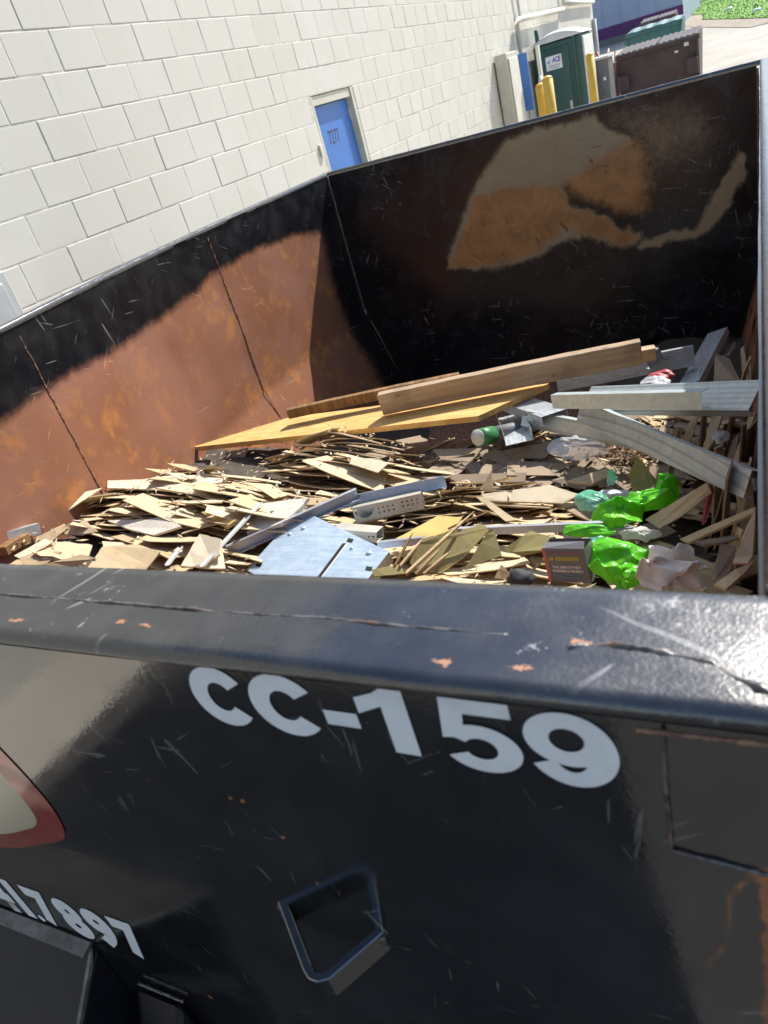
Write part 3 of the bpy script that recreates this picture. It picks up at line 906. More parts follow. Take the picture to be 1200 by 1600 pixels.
for k_ in range(7):
    tube('scrap_rod', [(-2.75 + k_ * .05, 16.0, 0.9), (-2.85 + k_ * .06 + rng.uniform(-.1, .1), 16.25, 1.7 + rng.uniform(-.08, .08))], 0.012, 'trimwhite' if k_ % 2 else 'trunk', t, 5)

def dumpster(name, label, x0, x1, y0, depth, ztop, mat, lidmat, yaw=0.0, ribs=14):
    zb = gz(y0)
    t = thing(name, label, 'dumpster', ((x0 + x1) / 2, y0 + depth / 2, zb), 'waste bins behind the building')
    w = x1 - x0
    bm = bmesh.new()
    f = [(x0 + .06, y0, zb + .12), (x1 - .06, y0, zb + .12), (x1 - .06, y0 + depth, zb + .12), (x0 + .06, y0 + depth, zb + .12)]
    g_ = [(x0, y0 - 0.08, ztop - 0.08), (x1, y0 - 0.08, ztop - 0.08), (x1, y0 + depth, ztop - 0.04), (x0, y0 + depth, ztop - 0.04)]
    v = [bm.verts.new(p) for p in f + g_]
    for q in ((0, 3, 2, 1), (4, 5, 6, 7), (0, 1, 5, 4), (1, 2, 6, 5), (2, 3, 7, 6), (3, 0, 4, 7)): bm.faces.new([v[i] for i in q])
    bmobj('body', bm, mat, t)
    box('front_lip', (x0 - 0.02, y0 - 0.13, ztop - 0.16), (x1 + 0.02, y0 - 0.085, ztop - 0.07), mat, t, 0.008)
    for s, x in ((-1, x0), (1, x1)):
        bm = bmesh.new(); xx = (x - 0.12, x - 0.002) if s < 0 else (x + 0.002, x + 0.12)
        xx = (x0 + .02, x0 + .22) if s < 0 else (x1 - .22, x1 - .02); add_box(bm, (xx[0], y0 - .22, ztop - 0.70), (xx[1], y0 - .06, ztop - 0.42), 0.02); bmobj('fork_pocket', bm, mat, t)
        box('post', (x - 0.05, y0 - 0.105, zb + .1), (x - .002, y0 - 0.001, ztop - .17) if s > 0 else (x + 0.03, y0 - 0.082, ztop - .17), mat, t, 0.005)
    for h in range(2):
        a = x0 + w * h / 2 + 0.01; b = x0 + w * (h + 1) / 2 - 0.01
        bm = bmesh.new(); n = ribs
        prev = None
        for i in range(n * 2 + 1):
            x = a + (b - a) * i / (n * 2); hgt = 0.014 if i % 4 in (1, 2) else 0.0
            p = (bm.verts.new((x, y0 - 0.14, ztop - 0.066 + hgt)), bm.verts.new((x, y0 + depth, ztop + 0.0 + hgt)), bm.verts.new((x, y0 - 0.14, ztop - 0.09)))
            if prev:
                bm.faces.new((prev[0], p[0], p[1], prev[1])); bm.faces.new((prev[2], p[2], p[0], prev[0]))
            prev = p
        bmobj('lid', bm, lidmat, t)
    for sx in (x0 + .2, x1 - .2):
        for sy in (y0 + .15, y0 + depth - .15):
            tube('wheel', [(sx - 0.03, sy, zb + .07), (sx + .03, sy, zb + .07)], 0.07, 'black', t, 10)
    return t
d1 = dumpster('dumpster', 'dark brown dumpster with a ribbed grey lid', -2.50, -1.03, 17.0, 1.2, 1.62, 'bin', 'binlid')
box('sticker', (-1.28, 16.895, 1.40), (-1.20, 16.899, 1.50), 'white', d1)
box('bolt_plate', (-1.45, 16.93, 1.33), (-1.39, 16.938, 1.37), 'white', d1)
dumpster('dumpster', 'teal green dumpster behind the brown one', -3.15, -1.80, 23.5, 1.1, 1.84, 'binteal', 'binteal', ribs=4)
dumpster('dumpster', 'maroon dumpster with a pale ribbed lid farthest back', -3.10, -2.15, 26.0, 0.9, 1.98, 'maroon', 'binlid', ribs=10)

# ------------------------------------------------------------ the open-top container
RZ = 1.76
dmp = thing('roll_off_container', 'black steel open-top waste container marked CC-159', 'waste container', (-1.15, 2.2, 0))
LEFT = [(0.27, -1.93), (1.0, -2.01), (1.515, -2.066), (1.85, -2.127), (2.3, -2.20), (2.8, -2.245), (3.5, -2.262), (4.15, -2.265)]
def left_x(y):
    for (a, xa), (b, xb) in zip(LEFT, LEFT[1:]):
        if y <= b: 
            t = (y - a) / (b - a); return xa + (xb - xa) * t
    return LEFT[-1][1]
ZB = 0.40
def left_fn(u, v):
    y = 0.284 + u * (4.13 - 0.284); z = ZB + v * (RZ - 0.02 - ZB)
    x = left_x(y) + 0.006 * fbm((y * 1.3, z * 1.6, 3.0), 3)
    if z < 0.93: x += (0.93 - z) * 0.30
    return (x, y, z)
def left_rust_shade(p):
    edge = 1.525 + 0.022 * fbm((p.y * 2.2, 0, 0), 3) + (0.05 * smooth01(2.5, 2.85, p.y) - 0.04 * smooth01(3.1, 3.7, p.y))
    return smooth01(0.09, -0.11, p.z - edge) * (1 - 0.9 * smooth01(3.55, 4.1, p.y + 0.05 * fbm((p.y * 3, p.z * 3, 0), 3)))  # rust fades into black at the far corner, painting extra shade there
grid_plate('side_wall', left_fn, 150, 60, (-0.008, 0, 0), 'side', dmp, left_rust_shade)
RIGHTX = -0.005
def right_fn(u, v):
    y = 0.284 + u * (4.13 - 0.284); z = ZB + v * (RZ - 0.02 - ZB)
    x = RIGHTX - 0.004 * u + 0.003 * fbm((y * 1.3, z * 1.6, 9.0), 3)
    if z < 0.93: x -= (0.93 - z) * 0.22
    return (x, y, z)
grid_plate('side_wall', right_fn, 120, 40, (0.008, 0, 0), 'side', dmp, lambda p: smooth01(0.1, -0.1, p.z - 1.62) * (0.55 + 0.4 * fbm((p.y * 2, p.z * 3, 0), 3)))
def seg_d(p, a, b):
    ab = (b[0] - a[0], b[1] - a[1]); t = max(0, min(1, ((p[0] - a[0]) * ab[0] + (p[1] - a[1]) * ab[1]) / (ab[0] ** 2 + ab[1] ** 2)))
    return math.hypot(p[0] - a[0] - ab[0] * t, p[1] - a[1] - ab[1] * t)
def far_fn(u, v):
    x = -2.262 + u * 2.24; z = ZB + v * (RZ - 0.02 - ZB)
    y = 4.135 + 0.016 * fbm((x * 0.9, z * 0.9, 1.0), 2) * math.sin(math.pi * min(1, v * 1.02))
    return (x, y, z)
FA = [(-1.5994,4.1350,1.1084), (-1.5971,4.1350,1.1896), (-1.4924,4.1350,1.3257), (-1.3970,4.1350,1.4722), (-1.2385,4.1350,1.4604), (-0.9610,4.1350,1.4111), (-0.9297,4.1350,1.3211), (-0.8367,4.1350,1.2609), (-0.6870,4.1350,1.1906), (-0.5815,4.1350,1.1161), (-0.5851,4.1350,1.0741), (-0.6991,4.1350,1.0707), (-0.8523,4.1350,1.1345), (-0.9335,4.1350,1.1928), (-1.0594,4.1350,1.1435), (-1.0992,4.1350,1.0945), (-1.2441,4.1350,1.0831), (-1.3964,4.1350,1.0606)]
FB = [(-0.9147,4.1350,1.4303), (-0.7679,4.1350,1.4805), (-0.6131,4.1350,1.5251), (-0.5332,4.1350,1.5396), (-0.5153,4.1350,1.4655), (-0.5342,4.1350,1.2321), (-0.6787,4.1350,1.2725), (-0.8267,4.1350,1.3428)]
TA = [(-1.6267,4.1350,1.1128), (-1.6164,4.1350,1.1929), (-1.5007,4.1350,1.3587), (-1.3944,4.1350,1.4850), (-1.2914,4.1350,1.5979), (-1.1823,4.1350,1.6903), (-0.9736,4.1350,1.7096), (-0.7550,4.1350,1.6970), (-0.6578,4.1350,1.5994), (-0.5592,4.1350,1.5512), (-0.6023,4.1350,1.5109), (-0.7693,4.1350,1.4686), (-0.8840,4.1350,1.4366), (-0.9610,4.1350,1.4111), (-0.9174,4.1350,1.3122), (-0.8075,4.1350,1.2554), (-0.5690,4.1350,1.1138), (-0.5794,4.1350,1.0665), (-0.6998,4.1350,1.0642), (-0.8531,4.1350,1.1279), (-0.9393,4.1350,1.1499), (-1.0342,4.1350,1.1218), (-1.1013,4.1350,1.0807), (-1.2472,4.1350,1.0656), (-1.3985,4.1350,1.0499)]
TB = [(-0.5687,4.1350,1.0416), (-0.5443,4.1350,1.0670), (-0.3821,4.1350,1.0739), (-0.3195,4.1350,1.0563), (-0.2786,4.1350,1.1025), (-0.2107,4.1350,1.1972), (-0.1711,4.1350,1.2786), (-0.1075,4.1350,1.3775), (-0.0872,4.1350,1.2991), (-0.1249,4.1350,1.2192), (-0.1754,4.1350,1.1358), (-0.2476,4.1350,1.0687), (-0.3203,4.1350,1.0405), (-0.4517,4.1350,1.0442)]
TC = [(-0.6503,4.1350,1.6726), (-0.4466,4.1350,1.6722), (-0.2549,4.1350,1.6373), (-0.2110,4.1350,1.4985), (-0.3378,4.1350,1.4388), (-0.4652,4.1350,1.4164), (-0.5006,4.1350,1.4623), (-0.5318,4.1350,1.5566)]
def poly_sd(x, z, poly):
    q = [(a, c) for a, b, c in poly]
    d = min(seg_d((x, z), a, b) for a, b in zip(q, q[1:] + q[:1]))
    return -d if inside(x, z, q) else d
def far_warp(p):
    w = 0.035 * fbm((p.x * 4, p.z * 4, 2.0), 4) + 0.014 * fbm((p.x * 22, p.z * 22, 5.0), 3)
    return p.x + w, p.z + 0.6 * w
def far_orange(p):
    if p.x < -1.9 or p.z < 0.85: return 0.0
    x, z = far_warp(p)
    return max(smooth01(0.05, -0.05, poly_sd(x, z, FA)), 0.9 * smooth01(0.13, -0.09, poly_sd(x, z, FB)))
def far_tan(p):
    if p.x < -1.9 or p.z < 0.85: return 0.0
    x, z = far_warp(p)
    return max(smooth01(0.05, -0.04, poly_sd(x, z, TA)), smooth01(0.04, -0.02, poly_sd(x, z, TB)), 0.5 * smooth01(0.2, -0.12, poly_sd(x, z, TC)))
grid_plate('end_wall', far_fn, 260, 130, (0, 0.008, 0), 'farplate', dmp, far_orange, far_tan)  # tan and orange patch follows the outlines above
def near_fn(u, v):
    x = -1.93 + u * (1.93 + 0.08); z = 0.42 + v * (1.742 - 0.42)
    y = 0.276 + 0.0022 * fbm((x * 1.6, z * 1.8, 4.0), 2)
    return (x, y, z)
trail = [(-0.006, 1.633), (-0.020, 1.603), (-0.024, 1.55), (-0.036, 1.519), (-0.042, 1.521)]
chips = [(-0.405, 1.60, .006), (-0.398, 1.592, .008), (-0.385, 1.59, .005), (-0.36, 1.55, .004), (-0.49, 1.592, .007), (-0.372, 1.50, .006), (-0.345, 1.49, .007), (-0.64, 1.13, .012)]
def near_rust(p):
    if p.y > 0.28:   # the face towards the load
        return smooth01(0.06, -0.06, p.z - 1.50 - 0.04 * fbm((p.x * 2, 0, 0), 4))
    d = min(seg_d((p.x, p.z), a, b) for a, b in zip(trail, trail[1:]))
    r = 0.52 * smooth01(0.007, 0.0, d)
    if p.z < 1.638: r = max(r, 0.95 * smooth01(-0.010, 0.004, p.x + 0.006 * fbm((p.z * 30, 0, 0), 3)))
    for cx, cz, cr in chips:
        r = max(r, 0.75 * smooth01(cr, 0, math.hypot(p.x - cx, p.z - cz)))
    return r
def near_scuff(p):
    if p.y > 0.28: return 0
    r = 0
    for cx, cz, cr, k_ in ((-0.375, 1.565, .03, .38), (-0.36, 1.53, .035, .35), (-0.05, 1.72, .012, .5), (-0.045, 1.70, .02, .42), (-0.35, 1.675, .01, .5), (-0.22, 1.56, .03, .3), (-0.66, 1.15, .02, .5), (-0.30, 1.52, .03, .33), (-0.9, 1.62, .05, .3), (-0.09, 1.45, .03, .33)):
        r = max(r, k_ * smooth01(cr, 0, math.hypot(p.x - cx, p.z - cz)))
    return r
grid_plate('end_wall', near_fn, 320, 200, (0, 0.008, 0), 'panel', dmp, near_rust, near_scuff)
box('floor', (-2.3, 0.30, ZB - 0.06), (0.02, 4.12, ZB), 'rweld', dmp)

# top rails
def rail(name, prof, p0, p1, n, rustf=None, mitre=None):
    """prof: (offset, height) points across the rail; p0-p1 the inner line of the rail, offset grows outward."""
    p0, p1 = Vector(p0), Vector(p1)
    x = (p1 - p0).normalized(); o = Vector((0, 0, 1)).cross(x)
    vs, fs, at = [], [], []
    k = len(prof)
    for i in range(n + 1):
        for a, h in prof:
            q = p0.lerp(p1, i / n) + o * a + Vector((0, 0, h))
            q += Vector((0, 0, 1)) * 0.0012 * fbm((q.x * 6, q.y * 6, 0), 3)
            vs.append(q)
    for i in range(n):
        for j in range(k):
            a = i * k + j; b = i * k + (j + 1) % k
            fs.append((a, b, b + k, a + k))
    fs.append(tuple(range(k))[::-1]); fs.append(tuple(n * k + j for j in range(k)))
    ob = pyobj(name, vs, fs, 'rail', dmp, True)
    try: ob.data.set_sharp_from_angle(angle=math.radians(50))
    except Exception: pass
    a = ob.data.attributes.new('scuff', 'FLOAT', 'POINT')
    if rustf: a.data.foreach_set('value', [rail_scuff(v) for v in vs])
    a = ob.data.attributes.new('rust', 'FLOAT', 'POINT')
    if rustf: a.data.foreach_set('value', [rustf(v) for v in vs])
    bm = bmesh.new(); bm.from_mesh(ob.data); bmesh.ops.recalc_face_normals(bm, faces=bm.faces[:]); bm.to_mesh(ob.data); bm.free()
    return ob
def rail_prof(w, drop_in=0.07, drop_out=0.02, r=0.016):
    p = [(0.0, -drop_in), (0.0, -0.006), (0.006, 0.0)]
    for q in (0.1, 0.2, 0.3, 0.4, 0.5, 0.6, 0.7, 0.8, 0.9):
        p.append((0.006 + (w - r - 0.006) * q, 0.0))
    for q in range(0, 7):
        a = math.pi / 2 * q / 6
        p.append((w - r + r * math.sin(a), -r + r * math.cos(a)))
    p += [(w, -drop_out), (w - 0.005, -drop_out - 0.003), (w - 0.012, -drop_out - 0.0035), (0.012, -drop_in)]
    return p
rust_spots = [(-0.4449,0.2962,1.7550), (-0.4140,0.2956,1.7550), (-0.4304,0.2992,1.7550), (-0.3227,0.2937,1.7550), (-0.2727,0.2924,1.7550), (-0.2373,0.2935,1.7550), (-0.3029,0.3185,1.7600), (-0.1688,0.2888,1.7520), (-0.1218,0.2894,1.7520), (-0.0928,0.3134,1.7600), (-0.5563,0.2878,1.7560)]
SC = [((-0.2159,0.3251,1.7600), .02, .010, .42), ((-0.2031,0.3341,1.7600), .012, .008, .40), ((-0.1246,0.3059,1.7600), .022, .012, .46), ((-0.1059,0.3638,1.7600), .022, .006, .62), ((-0.0465,0.3504,1.7600), .014, .006, .6), ((-0.0793,0.3417,1.7600), .012, .003, .45),
      ((-0.4872,0.3139,1.7600), .03, .010, .36), ((-0.5638,0.3344,1.7600), .03, .012, .33), ((-0.4403,0.3425,1.7600), .03, .012, .30), ((-0.3402,0.2897,1.7580), .02, .012, .36), ((-0.3135,0.3432,1.7600), .03, .01, .28), ((-0.5132,0.2897,1.7580), .01, .008, .5), ((-0.1948,0.3693,1.7600), .03, .01, .30), ((-0.0243,0.3438,1.7600), .05, .03, .36), ((-0.2448,0.3043,1.7600), .03, .012, .3), ((-0.1594,0.3443,1.7600), .03, .012, .26), ((-0.0598,0.2984,1.7600), .05, .02, .28)]
SCL = [((-0.4782,0.3444,1.7600), (-0.4809,0.2853,1.7580), .0022, .6), ((-0.3748,0.3651,1.7600), (-0.3794,0.3465,1.7600), .0014, .5), ((-0.3083,0.3685,1.7600), (-0.2806,0.3310,1.7600), .0016, .5), ((-0.6146,0.3407,1.7600), (-0.5921,0.3567,1.7600), .001, .45), ((-0.1002,0.2938,1.7570), (-0.0652,0.2861,1.7550), .0014, .45)]
def rail_scuff(p):
    r = 0
    for c, sx, sy, k_ in SC:
        r = max(r, k_ * smooth01(1.5, 0.2, math.hypot((p.x - c[0]) / sx, (p.y - c[1]) / sy)))
    for a, b, w_, k_ in SCL:
        r = max(r, k_ * smooth01(w_ * 2, 0, seg_d((p.x, p.y), a[:2], b[:2])))
    return r
def near_rail_rust(p):
    r = 0
    for i, c in enumerate(rust_spots):
        dx = (p.x - c[0]) / (0.014 if i != 6 else 0.006); dy = (p.y - c[1]) / 0.0038
        r = max(r, 0.72 * smooth01(1.4, 0, math.hypot(dx, dy)))
    return r
near_rail = rail('top_rail', rail_prof(0.098, 0.07, 0.0105, 0.0095), (0.085, 0.3685, RZ), (-2.03, 0.3685, RZ), 900, near_rail_rust)

far_rail = rail('top_rail', rail_prof(0.034, 0.014, r=0.010), (-2.30, 4.132, RZ), (0.08, 4.132, RZ), 120)
right_rail = rail('top_rail', rail_prof(0.092), (-0.010, 4.131, RZ), (-0.001, 0.3695, RZ), 200)
lp = [(y, x) for y, x in LEFT if y > 0.4]
lp = [(0.3695, left_x(0.3695))] + lp[:-1] + [(4.131, left_x(4.131))]
vs, fs = [], []
prof = rail_prof(0.034, 0.014, r=0.01)
for y, x in lp:
    for a, h in prof: vs.append((x - a + 0.007, y, RZ + h))
k = len(prof)
for i in range(len(lp) - 1):
    for j in range(k):
        a = i * k + j; b = i * k + (j + 1) % k
        fs.append((a, b, b + k, a + k))
fs += [tuple(range(k)), tuple((len(lp) - 1) * k + j for j in range(k))]
o = pyobj('top_rail', vs, fs, 'rail', dmp, True)
try: o.data.set_sharp_from_angle(angle=math.radians(50))
except Exception: pass
bm = bmesh.new(); bm.from_mesh(o.data); bmesh.ops.recalc_face_normals(bm, faces=bm.faces[:]); bm.to_mesh(o.data); bm.free()

def bead(name, pts, r, mat, seed=0, step=0.004, var=0.35, wob=0.0, seg=7):
    P = [Vector(p) for p in pts]; out, rad = [], []
    for a, b in zip(P, P[1:]):
        n = max(1, int((b - a).length / step))
        for i in range(n):
            q = a.lerp(b, i / n)
            w = Vector((nz(q.x * 40, q.y * 40, seed), nz(q.y * 40, q.z * 40, seed + 3), nz(q.z * 40, q.x * 40, seed + 7))) * wob
            out.append(q + w); rad.append(r * (1 + var * nz(q.x * 170, q.y * 170, q.z * 170 + seed)))
    bm = bmesh.new(); add_tube(bm, out, rad, seg)
    return bmobj(name, bm, mat, dmp, True)
zt = RZ - 0.0004
seam = [(-0.6147,0.3180,1.7600), (-0.4910,0.3178,1.7600), (-0.4057,0.3168,1.7600), (-0.3253,0.3158,1.7600), (-0.2716,0.3173,1.7600), (-0.2210,0.3150,1.7600), (-0.1758,0.3146,1.7600), (-0.1345,0.3143,1.7600)]
bead('weld_seam', [(-1.9, 0.318, zt)] + [(x, y, zt) for x, y, z in seam], 0.0013, 'weld', 1, 0.003, 0.5, 0.0012)
seam2 = [(-0.1008,0.3076,1.7600), (-0.0941,0.3105,1.7600), (-0.0751,0.3127,1.7600), (-0.0579,0.3111,1.7600), (-0.0415,0.3081,1.7600), (-0.0258,0.3052,1.7600), (-0.0136,0.2962,1.7600), (0.0006,0.2886,1.7600), (0.0165,0.2826,1.7600)]
bead('weld_seam', [(x, y, zt) for x, y, z in seam2], 0.0022, 'weld', 5, 0.0035, 0.8, 0.0028)
for i, (u, v) in enumerate([(905, 1008), (965, 1008), (1005, 1014), (1095, 1031), (1118, 1042)]):
    pass
bead('weld_seam', [(0.0, 0.3686, zt), (0.09, 0.3686, zt)], 0.003, 'weld', 9, 0.003, 0.8)
yp = 0.2745
bead('weld_seam', [(-0.0476, yp, 1.738), (-0.0490, yp, 1.70), (-0.0495, yp, 1.6385)], 0.0013, 'weld', 11, 0.002, 0.5, 0.0008)
bead('weld_seam', [(-0.0495, yp, 1.6385), (-0.0031, yp, 1.6338), (0.07, yp, 1.63)], 0.0013, 'weld', 12, 0.002, 0.5, 0.0008)
bead('weld_seam', [(-0.06, 0.272, 1.7405), (0.085, 0.272, 1.7425)], 0.0013, 'rweld', 13, 0.003, 0.8, 0.001)
for y in (2.85, 1.57):
    bead('weld_seam', [(left_fn((y - 0.284) / 3.846, v)[0] + 0.001, y + 0.01 * (1 - v), left_fn(0, v)[2]) for v in (0.98, 0.9, 0.8, 0.7, 0.6, 0.5, 0.42, 0.3, 0.15)], 0.0024, 'rweld', int(y * 10), 0.006, 0.6, 0.004)
bead('weld_seam', [(left_x(4.1) + .004, 4.125, 1.73), (left_x(4.1) + .004, 4.125, 0.5)], 0.006, 'weld', 31, 0.01, 0.4)
bead('weld_seam', [(-0.018, 4.125, 1.73), (-0.018, 4.125, 0.5)], 0.006, 'weld', 33, 0.01, 0.4)

# lettering CC-159: thick strokes cut from white vinyl
def arc_band(bm, c, ro, ri, a0, a1, y, n=40):
    A, B = [], []
    for i in range(n + 1):
        a = math.radians(a0 + (a1 - a0) * i / n)
        A.append(bm.verts.new((c[0] + ro[0] * math.cos(a), y, c[1] + ro[1] * math.sin(a))))
        B.append(bm.verts.new((c[0] + ri[0] * math.cos(a), y, c[1] + ri[1] * math.sin(a))))
    for i in range(n): bm.faces.new((A[i], A[i + 1], B[i + 1], B[i]))
def poly(bm, pts, y):
    bm.faces.new([bm.verts.new((x, y, z)) for x, z in pts])
def glyph(ch, x0, x1, z0, z1):
    bm = bmesh.new(); w, h = x1 - x0, z1 - z0; cx, cz = (x0 + x1) / 2, (z0 + z1) / 2
    y = 0.2718; e = 0.00012
    X = lambda t: x0 + w * t
    Z = lambda t: z0 + h * t
    if ch == 'C':
        arc_band(bm, (cx + w * .02, cz), (w * .53, h * .52), (w * .22, h * .25), 33, 322, y)
    elif ch == '-':
        poly(bm, [(x0, z0), (x1, z0), (x1, z1), (x0, z1)], y)
    elif ch == '1':
        poly(bm, [(X(.50), Z(0)), (X(1), Z(0)), (X(1), Z(1)), (X(.58), Z(1)), (X(.50), Z(.9))], y)
        poly(bm, [(X(0), Z(.56)), (X(.53), Z(.72)), (X(.62), Z(1.0)), (X(.40), Z(.90)), (X(0), Z(.80))], y - e)
    elif ch == '5':
        poly(bm, [(X(.10), Z(.80)), (X(.95), Z(.80)), (X(.95), Z(1)), (X(.10), Z(1))], y)
        poly(bm, [(X(.02), Z(.42)), (X(.30), Z(.46)), (X(.38), Z(.90)), (X(.10), Z(1))], y - e)
        arc_band(bm, (X(.49), Z(.32)), (w * .51, h * .34), (w * .21, h * .15), 150, -152, y - 2 * e)
    elif ch == '9':
        arc_band(bm, (X(.47), Z(.64)), (w * .47, h * .36), (w * .19, h * .155), 0, 360, y)
        arc_band(bm, (X(.49), Z(.5)), (w * .51, h * .50), (w * .21, h * .30), 55, -150, y - e)
    return bm
row = [('C', -0.3715, -0.3225, 1.684, 1.7385), ('C', -0.3180, -0.2640, 1.684, 1.7385), ('-', -0.2585, -0.2335, 1.700, 1.712), ('1', -0.2300, -0.1945, 1.682, 1.7395), ('5', -0.1745, -0.1245, 1.679, 1.7375), ('9', -0.1205, -0.0685, 1.678, 1.7365)]
def stick(o, e=0.0008):
    for v in o.data.vertices: v.co.y = 0.276 + 0.0022 * fbm((v.co.x * 1.6, v.co.z * 1.8, 4.0), 2) - e - (0.2719 - v.co.y)
for i, r_ in enumerate(row):
    o = bmobj('lettering', glyph(r_[0], r_[1] - 0.0045, r_[2] - 0.0035, r_[3] + 0.003, r_[4] + 0.0045), 'decal', dmp, fixn=False); stick(o)

for body, x0, x1 in (('4', -1.015, -0.972), ('1', -0.962, -0.942), ('.', -0.934, -0.922), ('7', -0.918, -0.872), ('8', -0.862, -0.812), ('9', -0.805, -0.757), ('7', -0.748, -0.704)):
    hz = 0.016 if body == '.' else 0.094
    stick(text_mesh('lettering', body, 'decal', dmp, (x0, 0.2725, 1.173), (1, 0, 0), (0, 0, 1), x1 - x0, hz, 0.06))
stick(text_mesh('lettering', '3', 'decal', dmp, (-1.07, 0.2725, 1.173), (1, 0, 0), (0, 0, 1), 0.045, 0.094, 0.035))

# airbrushed ring emblem
outer = [(-0.77, 1.70), (-0.725, 1.65), (-0.699, 1.59), (-0.684, 1.53), (-0.684, 1.480), (-0.705, 1.438), (-0.765, 1.408), (-0.87, 1.366), (-1.05, 1.335), (-1.22, 1.35), (-1.33, 1.42), (-1.345, 1.52), (-1.30, 1.62), (-1.20, 1.70), (-1.05, 1.735), (-0.88, 1.735)]
inner = [(-0.80, 1.665), (-0.765, 1.63), (-0.742, 1.58), (-0.731, 1.53), (-0.729, 1.478), (-0.742, 1.452), (-0.777, 1.431), (-0.87, 1.394), (-1.05, 1.368), (-1.20, 1.38), (-1.29, 1.44), (-1.30, 1.52), (-1.26, 1.60), (-1.17, 1.665), (-1.04, 1.695), (-0.90, 1.695)]
def smooth_loop(p, n=6):
    out = []; N_ = len(p)
    for i in range(N_):
        p0, p1, p2, p3 = p[i - 1], p[i], p[(i + 1) % N_], p[(i + 2) % N_]
        for k_ in range(n):
            t = k_ / n
            out.append(tuple(0.5 * (2 * b + (c - a) * t + (2 * a - 5 * b + 4 * c - d) * t * t + (3 * b - a - 3 * c + d) * t ** 3) for a, b, c, d in zip(p0, p1, p2, p3)))
    return out
so, si = smooth_loop(outer), smooth_loop(inner)
bm = bmesh.new(); A = [bm.verts.new((x, 0.2716, z)) for x, z in so]; B = [bm.verts.new((x, 0.2716, z)) for x, z in si]
for i in range(len(A)): bm.faces.new((A[i], A[(i + 1) % len(A)], B[(i + 1) % len(A)], B[i]))
emb = bmobj('emblem_ring', bm, 'logo', dmp); stick(emb, 0.0007)
bm = bmesh.new(); c_ = bm.verts.new((-1.0, 0.2719, 1.53)); B = [bm.verts.new((x * 0.999, 0.2719, z)) for x, z in si]
RINGS = [[bm.verts.new((-1.0 + (v.co.x + 1.0) * q, 0.2719, 1.53 + (v.co.z - 1.53) * q)) for v in B] for q in (0.15, 0.3, 0.45, 0.6, 0.75, 0.88)] + [B]
for i in range(len(B)): bm.faces.new((c_, RINGS[0][i], RINGS[0][(i + 1) % len(B)]))
for Ra, Rb in zip(RINGS, RINGS[1:]):
    for i in range(len(B)): bm.faces.new((Ra[i], Rb[i], Rb[(i + 1) % len(B)], Ra[(i + 1) % len(B)]))
stick(bmobj('emblem_field', bm, 'logofill', dmp), 0.0007)

# folded flat-bar hook on the end plate
def strip(name, path, z0, z1, th, mat):
    bm = bmesh.new(); rows = []
    P = [Vector((x, y, 0)) for x, y in path]
    for i, p in enumerate(P):
        d = (P[min(i + 1, len(P) - 1)] - P[max(i - 1, 0)]).normalized(); n = Vector((d.y, -d.x, 0)) * th / 2
        rows.append([bm.verts.new((q.x, q.y, z)) for q, z in ((p + n, z0), (p - n, z0), (p - n, z1), (p + n, z1))])
    for a, b in zip(rows, rows[1:]):
        for i in range(4): bm.faces.new((a[i], a[(i + 1) % 4], b[(i + 1) % 4], b[i]))
    bm.faces.new(rows[0]); bm.faces.new(rows[-1])
    bmesh.ops.recalc_face_normals(bm, faces=bm.faces[:])
    bmesh.ops.bevel(bm, geom=bm.edges[:], offset=0.001, segments=1, affect='EDGES')
    return bmobj(name, bm, mat, dmp)
hx = [(-0.4085, 0.279), (-0.352, 0.230), (-0.345, 0.2255), (-0.338, 0.2255), (-0.331, 0.229), (-0.300, 0.279)]
strip('tie_hook', hx, 1.411, 1.438, 0.008, 'panel')
bead('weld_seam', [(-0.409, 0.2735, 1.418), (-0.409, 0.2735, 1.436)], 0.0028, 'weld', 41, 0.002, 0.6)
bead('weld_seam', [(-0.2995, 0.2735, 1.416), (-0.2995, 0.2735, 1.436)], 0.0034, 'weld', 42, 0.002, 0.6)
# sloping push plate and gusset at the lower left
def slab4(name, pts, thick, mat, n):
    return prism(name, pts, thick, mat, dmp, n=n, bevel=0.0015)
slab4('hook_plate', [(-1.55, 0.277, 1.16), (-0.842, 0.277, 1.158), (-0.842, 0.10, 0.99), (-1.55, 0.10, 0.99)], 0.014, 'matt', (0, -0.69, 0.72))
slab4('gusset', [(-0.842, 0.277, 1.14), (-0.842, 0.277, 0.6), (-0.842, 0.12, 0.6), (-0.842, 0.108, 0.985)], 0.012, 'matt', (1, 0, 0))
prism('gusset_edge', [(-0.836, 0.272, 1.155), (-0.836, 0.098, 0.992), (-0.836, 0.086, 0.972), (-0.836, 0.260, 1.135)], 0.006, 'greyedge', dmp, n=(1, 0, 0))
prism('flange_bar', [(-1.55, 0.274, 1.169), (-0.836, 0.274, 1.167), (-0.836, 0.256, 1.160), (-1.55, 0.256, 1.162)], 0.006, 'greyedge', dmp, n=(0, -0.4, 0.9))
bm = bmesh.new(); add_box(bm, (-0.790, 0.20, 0.60), (-0.705, 0.275, 1.085), 0.010)
for v in bm.verts:
    if v.co.z > 1.0 and v.co.y < 0.24: v.co.z -= 0.11
bmobj('push_block', bm, 'matt', dmp)
bead('weld_seam', [(-0.785, 0.271, 1.09), (-0.70, 0.271, 1.088)], 0.002, 'weld', 45, 0.003, 0.7, 0.002)
bead('weld_seam', [(-1.5, 0.273, 1.163), (-0.842, 0.273, 1.161)], 0.0025, 'weld', 46, 0.003, 0.5, 0.001)
